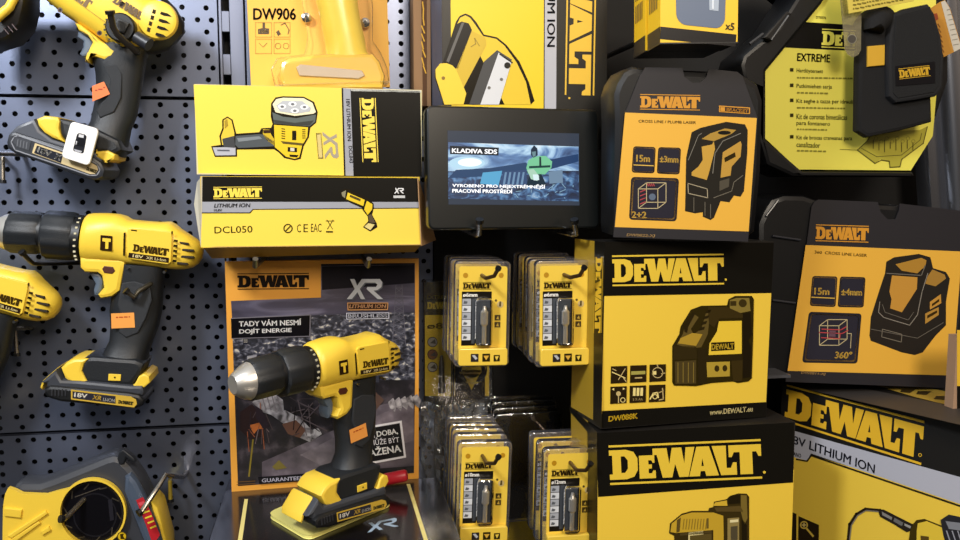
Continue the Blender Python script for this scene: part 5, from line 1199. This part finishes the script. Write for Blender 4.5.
mb = MB(); mb.prism([g.loc(*p, -.024) for p in [(119,452),(123,449),(134,458),(136,462),(133,463),(126,458),(124,464),(119,465),(117,459)]], -.024, -.015, mat('#202226', .35), .0015); mb.build('catch', t, g.M())
# yellow plate: ring around the opening and a broad tongue to the left
cx, cy, R1, R2 = 92, 513, 34, 32
mb = MB(); ringo = [(cx+R1*math.cos(a), cy+(R1+1)*math.sin(a)) for a in [math.radians(-150+j*300/40) for j in range(41)]]
tongue = [(8,488),(14,490),(22,494),(46,495),(56,492)]
outl = [(3,506),(5,494)]+tongue+[(cx+R1*math.cos(math.radians(a)), cy+R1*math.sin(math.radians(a))) for a in range(-135, 91, 9)]+[(80,620),(14,620),(2,560)]
hole = [(cx+R2*math.cos(2*PI*j/40), cy+R2*math.sin(2*PI*j/40)) for j in range(40)]
vs, fs = tess([[g.loc(*p, -.027) for p in outl], [g.loc(*p, -.027) for p in hole]]); n1 = len(outl); nA = n1+40
V3 = [(a, -.027, b) for a, b in vs]+[(a, -.021, b) for a, b in vs]
F3 = []
for f_ in fs:
    a, b, d = (Vector((vs[i][0], vs[i][1])) for i in f_); F3.append(f_ if (b-a).cross(d-a) > 0 else f_[::-1])
F3 += [(j, (j+1) % n1, (j+1) % n1+nA, j+nA) for j in range(n1)]+[(n1+j, n1+(j+1) % 40, n1+(j+1) % 40+nA, n1+j+nA) for j in range(40)]
mb.add(V3, F3, TOOL_Y)
for pts in ([(15,497),(32,499),(31,507),(15,505)],[(18,524),(55,500),(57,503),(22,527)],[(16,531),(48,510),(50,512),(19,535)],[(50,520),(58,515),(60,519),(52,524)]):
    mb.prism([c(*p) for p in pts], -.0295, -.026, TOOL_Y, .001)
mb.build('base_plate', t, g.M(), bevel=.0008)
mb = MB(); q = Print(g, mb, base=-.0212); q.circ(cx,cy,31.8,'#0d0c10',1,n=40); q.circ(cx,cy,31,mat('#2a2620',.2),2,hole=1.2,n=40); q.circ(cx+3,cy+2,22,mat('#1c1b20',.2),2,hole=1.5,n=36)
for j in range(10): a = 2*PI*j/10; q.line([(cx+25*math.cos(a), cy+25*math.sin(a)), (cx+29*math.cos(a+.2), cy+29*math.sin(a+.2))], 1.2, '#3a342a', 3)
q.poly([(108,500),(112,499),(114,520),(110,521)],'#24232a',3); q.line([(75,497),(100,488)],.8,'#4a443c',3); mb.build('opening', t, g.M())
q = Print(g, base=-.0285); q.poly([(136,500),(143,497),(151,512),(160,535),(153,545),(146,525)],'#b8202a',1)
for j in range(4): q.line([(143+j*2.6,513+j*5),(149+j*2.2,511+j*5)],1.6,'#e8d23a',2)
q.poly([(138,503),(144,501),(145,504),(140,506)],'#d8505a',2); q.build('warning_label', t)
q = Print(g, base=-.0275); q.circ(122,536.5,5,'#4a3c0a',1); q.circ(122,536.5,4,'#d8b41a',2); q.poly([(120,534),(124,533.5),(123,536),(125,539),(120.5,539)],'#3a2c08',3); q.build('emblem', t)

# ================================================================ wall hooks around the tools
def peg(label, pts, r=.0021, m=None, tip=.0012):
    hook('peg_hook', label, [at(x, y, Y) for x, y, Y in pts], r, m, tip=tip)
BK = mat('#26221e', .35, .3); GH = mat('#9a948c', .25, .95)
peg('black bent hook rising in front of the tilted drill', [(140,56,0),(136,51,-.095),(124,41,-.101),(117,34,-.104),(113,27,-.106),(110,12,-.110)], .0030, BK)
peg('dark bent hook under the chuck of the whole drill', [(84,262.5,0),(60,263.5,-.03),(33,263.5,-.07),(28,259,-.078),(22,252.5,-.083)], .0022, mat('#3a362e', .3, .7))
peg('bent hook holding the whole drill below its housing', [(167,268,0),(158,278,-.05),(150,284,-.074),(139,291,-.082),(134,297,-.084),(126,291,-.087)], .0024, mat('#4a463c', .3, .7))
peg('short silver hook beside the tilted battery at the left edge', [(24,155,0),(10,154,-.03),(-6,154,-.05)], .0022, GH)
peg('silver hook with a downward end at the left edge below the tilted battery', [(2,157,0),(2.6,158,-.02),(3,182,-.022)], .0022, GH)
peg('long pale hook below the drill end at the left edge', [(32,328,0),(18,328.5,-.04),(-8,329,-.06)], .0022, GH)
peg('hook with a downward end below the drill end at the left edge', [(15,329,0),(15,330,-.03),(17,355,-.032)], .0022, GH)
peg('bent silver hook through the round opening of the bottom tool', [(98,488,0),(89,494,-.07),(68,516,-.094),(64,519,-.098),(61,519,-.100)], .0026, GH)
peg('silver hook crossing the red label of the bottom tool', [(187,472,0),(183,477,-.02),(172,476,-.085),(166,474,-.088),(158,487,-.093),(142,511,-.101),(139,513,-.103)], .0026, GH)
peg('small yellowish peg right of the bottom tool', [(170,480,0),(170,482,-.03),(170.5,501,-.032)], .0022, mat('#b09a3a', .35, .7))

# ================================================================ the display stand
zs = at(325, 486, -.07).z
yF = -.46; xL = at(226, 488, -.07).x-.002; xR = at(428, 480, -.07).x
# the stand top is a sloping sheet
t = thing('display_stand', 'glossy black stand with two pale yellow lines carrying the display drill', 'stand', Matrix.Translation(Vector(((xL+xR)/2, -.2, zs))))
mb = MB(); mb.box((xL, yF, zs-.006), (xR+.012, -.064, zs), mat('#131114', .16, coat=.6)); mb.box((xL, -.064, zs-.006), (xR, 0, zs-.001), mat('#131114', .3)); mb.build('stand_top', t, Matrix(), bevel=.0015)
SF = Face(Vector((xL, yF, zs)), Matrix((Vector((1,0,0)), Vector((0,0,-1)), Vector((0,1,0)))).transposed())
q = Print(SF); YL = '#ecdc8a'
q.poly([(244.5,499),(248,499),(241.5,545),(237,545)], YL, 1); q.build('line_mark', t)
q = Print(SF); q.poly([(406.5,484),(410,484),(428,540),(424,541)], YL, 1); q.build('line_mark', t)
q = Print(SF); q.xr(370,532,399,526,9,'#9fb4c8',1); q.build('emblem', t, label='silver emblem')
for k in range(1): pass
# plinth under the battery, its yellow lighting put into the plate colour
t = thing('drill_plinth', 'acrylic plate under the display drill battery, yellow glow painted in', 'plate', Matrix.Translation(SF.hit(325, 520)))
pl = [SF.loc(*p) for p in arcp([(268,517),(352,478),(392,506),(308,541)], 7)]
n = len(pl); mb = MB(); top = [SF.O+SF.ex*a+SF.ez*b+Vector((0,0,.004)) for a, b in pl]; bot = [p-Vector((0,0,.0036)) for p in top]
mb.add(top+bot, [tuple(range(n))]+[(j, (j+1) % n, (j+1) % n+n, j+n) for j in range(n)]+[tuple(range(2*n-1, n-1, -1))], mat('#f2e886', .3, coat=.5)); mb.build('plate', t, Matrix(), bevel=.0006)
# red clamp
a = at(383, 480, -.10); b2 = at(407, 475, -.105)
t = thing('red_clamp', 'short red clamp behind the battery of the display drill', 'clamp', Matrix.Translation(a))
mb = MB(); mb.tube([a, a+(b2-a)*.08, a+(b2-a)*.92, b2], [.0052, .0064, .0062, .005], mat('#b81c2c', .4), 14); mb.build('clamp_body', t, Matrix())
a2 = at(377, 479, -.10); mb = MB(); mb.tube([a2, a], .003, mat('#c9a090', .5), 10); mb.build('pin', t, Matrix())
# ================================================================ light
def area(name, loc, target, size, power, col, sy=None):
    l = bpy.data.lights.new(name, 'AREA'); l.energy = power; l.color = col; l.size = size
    if sy: l.shape = 'RECTANGLE'; l.size_y = sy
    o = bpy.data.objects.new(name, l); COL.objects.link(o); o.location = loc
    o.rotation_euler = (Vector(target)-Vector(loc)).to_track_quat('-Z', 'Y').to_euler(); return o
area('key_fill_light', (-.56, -.80, 1.88), (-.1, 0, 1.3), .18, 11, (.93, .96, 1.0))
area('key_fill_light', (.3, -1.9, 2.15), (.25, 0, 1.2), .5, 22, (1.0, .87, .70))  # warm frontal fill, added to brighten the packs and right-hand boxes
w = bpy.data.worlds.new('world'); SC.world = w; w.use_nodes = True
# the shop around: bright ceiling above eye height, dark floor and aisle below; cooler to the left, warmer to the right
nt = w.node_tree; tc = nt.nodes.new('ShaderNodeTexCoord'); sp = nt.nodes.new('ShaderNodeSeparateXYZ'); rz = nt.nodes.new('ShaderNodeValToRGB'); rx = nt.nodes.new('ShaderNodeValToRGB')
m1 = nt.nodes.new('ShaderNodeMapRange'); m1.inputs['From Min'].default_value = -1; m2 = nt.nodes.new('ShaderNodeMapRange'); m2.inputs['From Min'].default_value = -1
rz.color_ramp.elements[0].position = .51; rz.color_ramp.elements[0].color = (.05, .05, .05, 1); rz.color_ramp.elements[1].position = .62; rz.color_ramp.elements[1].color = (1, 1, 1, 1)
rx.color_ramp.elements[0].position = .3; rx.color_ramp.elements[0].color = (.86, .93, 1, 1); rx.color_ramp.elements[1].position = .7; rx.color_ramp.elements[1].color = (.8, .62, .45, 1)
mx = nt.nodes.new('ShaderNodeMix'); mx.data_type = 'RGBA'; mx.blend_type = 'MULTIPLY'; mx.inputs['Factor'].default_value = 1
L_ = nt.links.new; L_(tc.outputs['Generated'], sp.inputs[0]); L_(sp.outputs['Z'], m1.inputs['Value']); L_(sp.outputs['X'], m2.inputs['Value']); L_(m1.outputs[0], rz.inputs[0]); L_(m2.outputs[0], rx.inputs[0])
L_(rz.outputs[0], mx.inputs[6]); L_(rx.outputs[0], mx.inputs[7]); L_(mx.outputs[2], nt.nodes['Background'].inputs['Color'])
w.node_tree.nodes['Background'].inputs['Strength'].default_value = .62
SC.cycles.transparent_max_bounces = 64
SC.view_settings.view_transform = 'Standard'; SC.view_settings.look = 'None'
SC.view_settings.gamma = 1; SC.view_settings.exposure = 0; SC.view_settings.use_curve_mapping = False
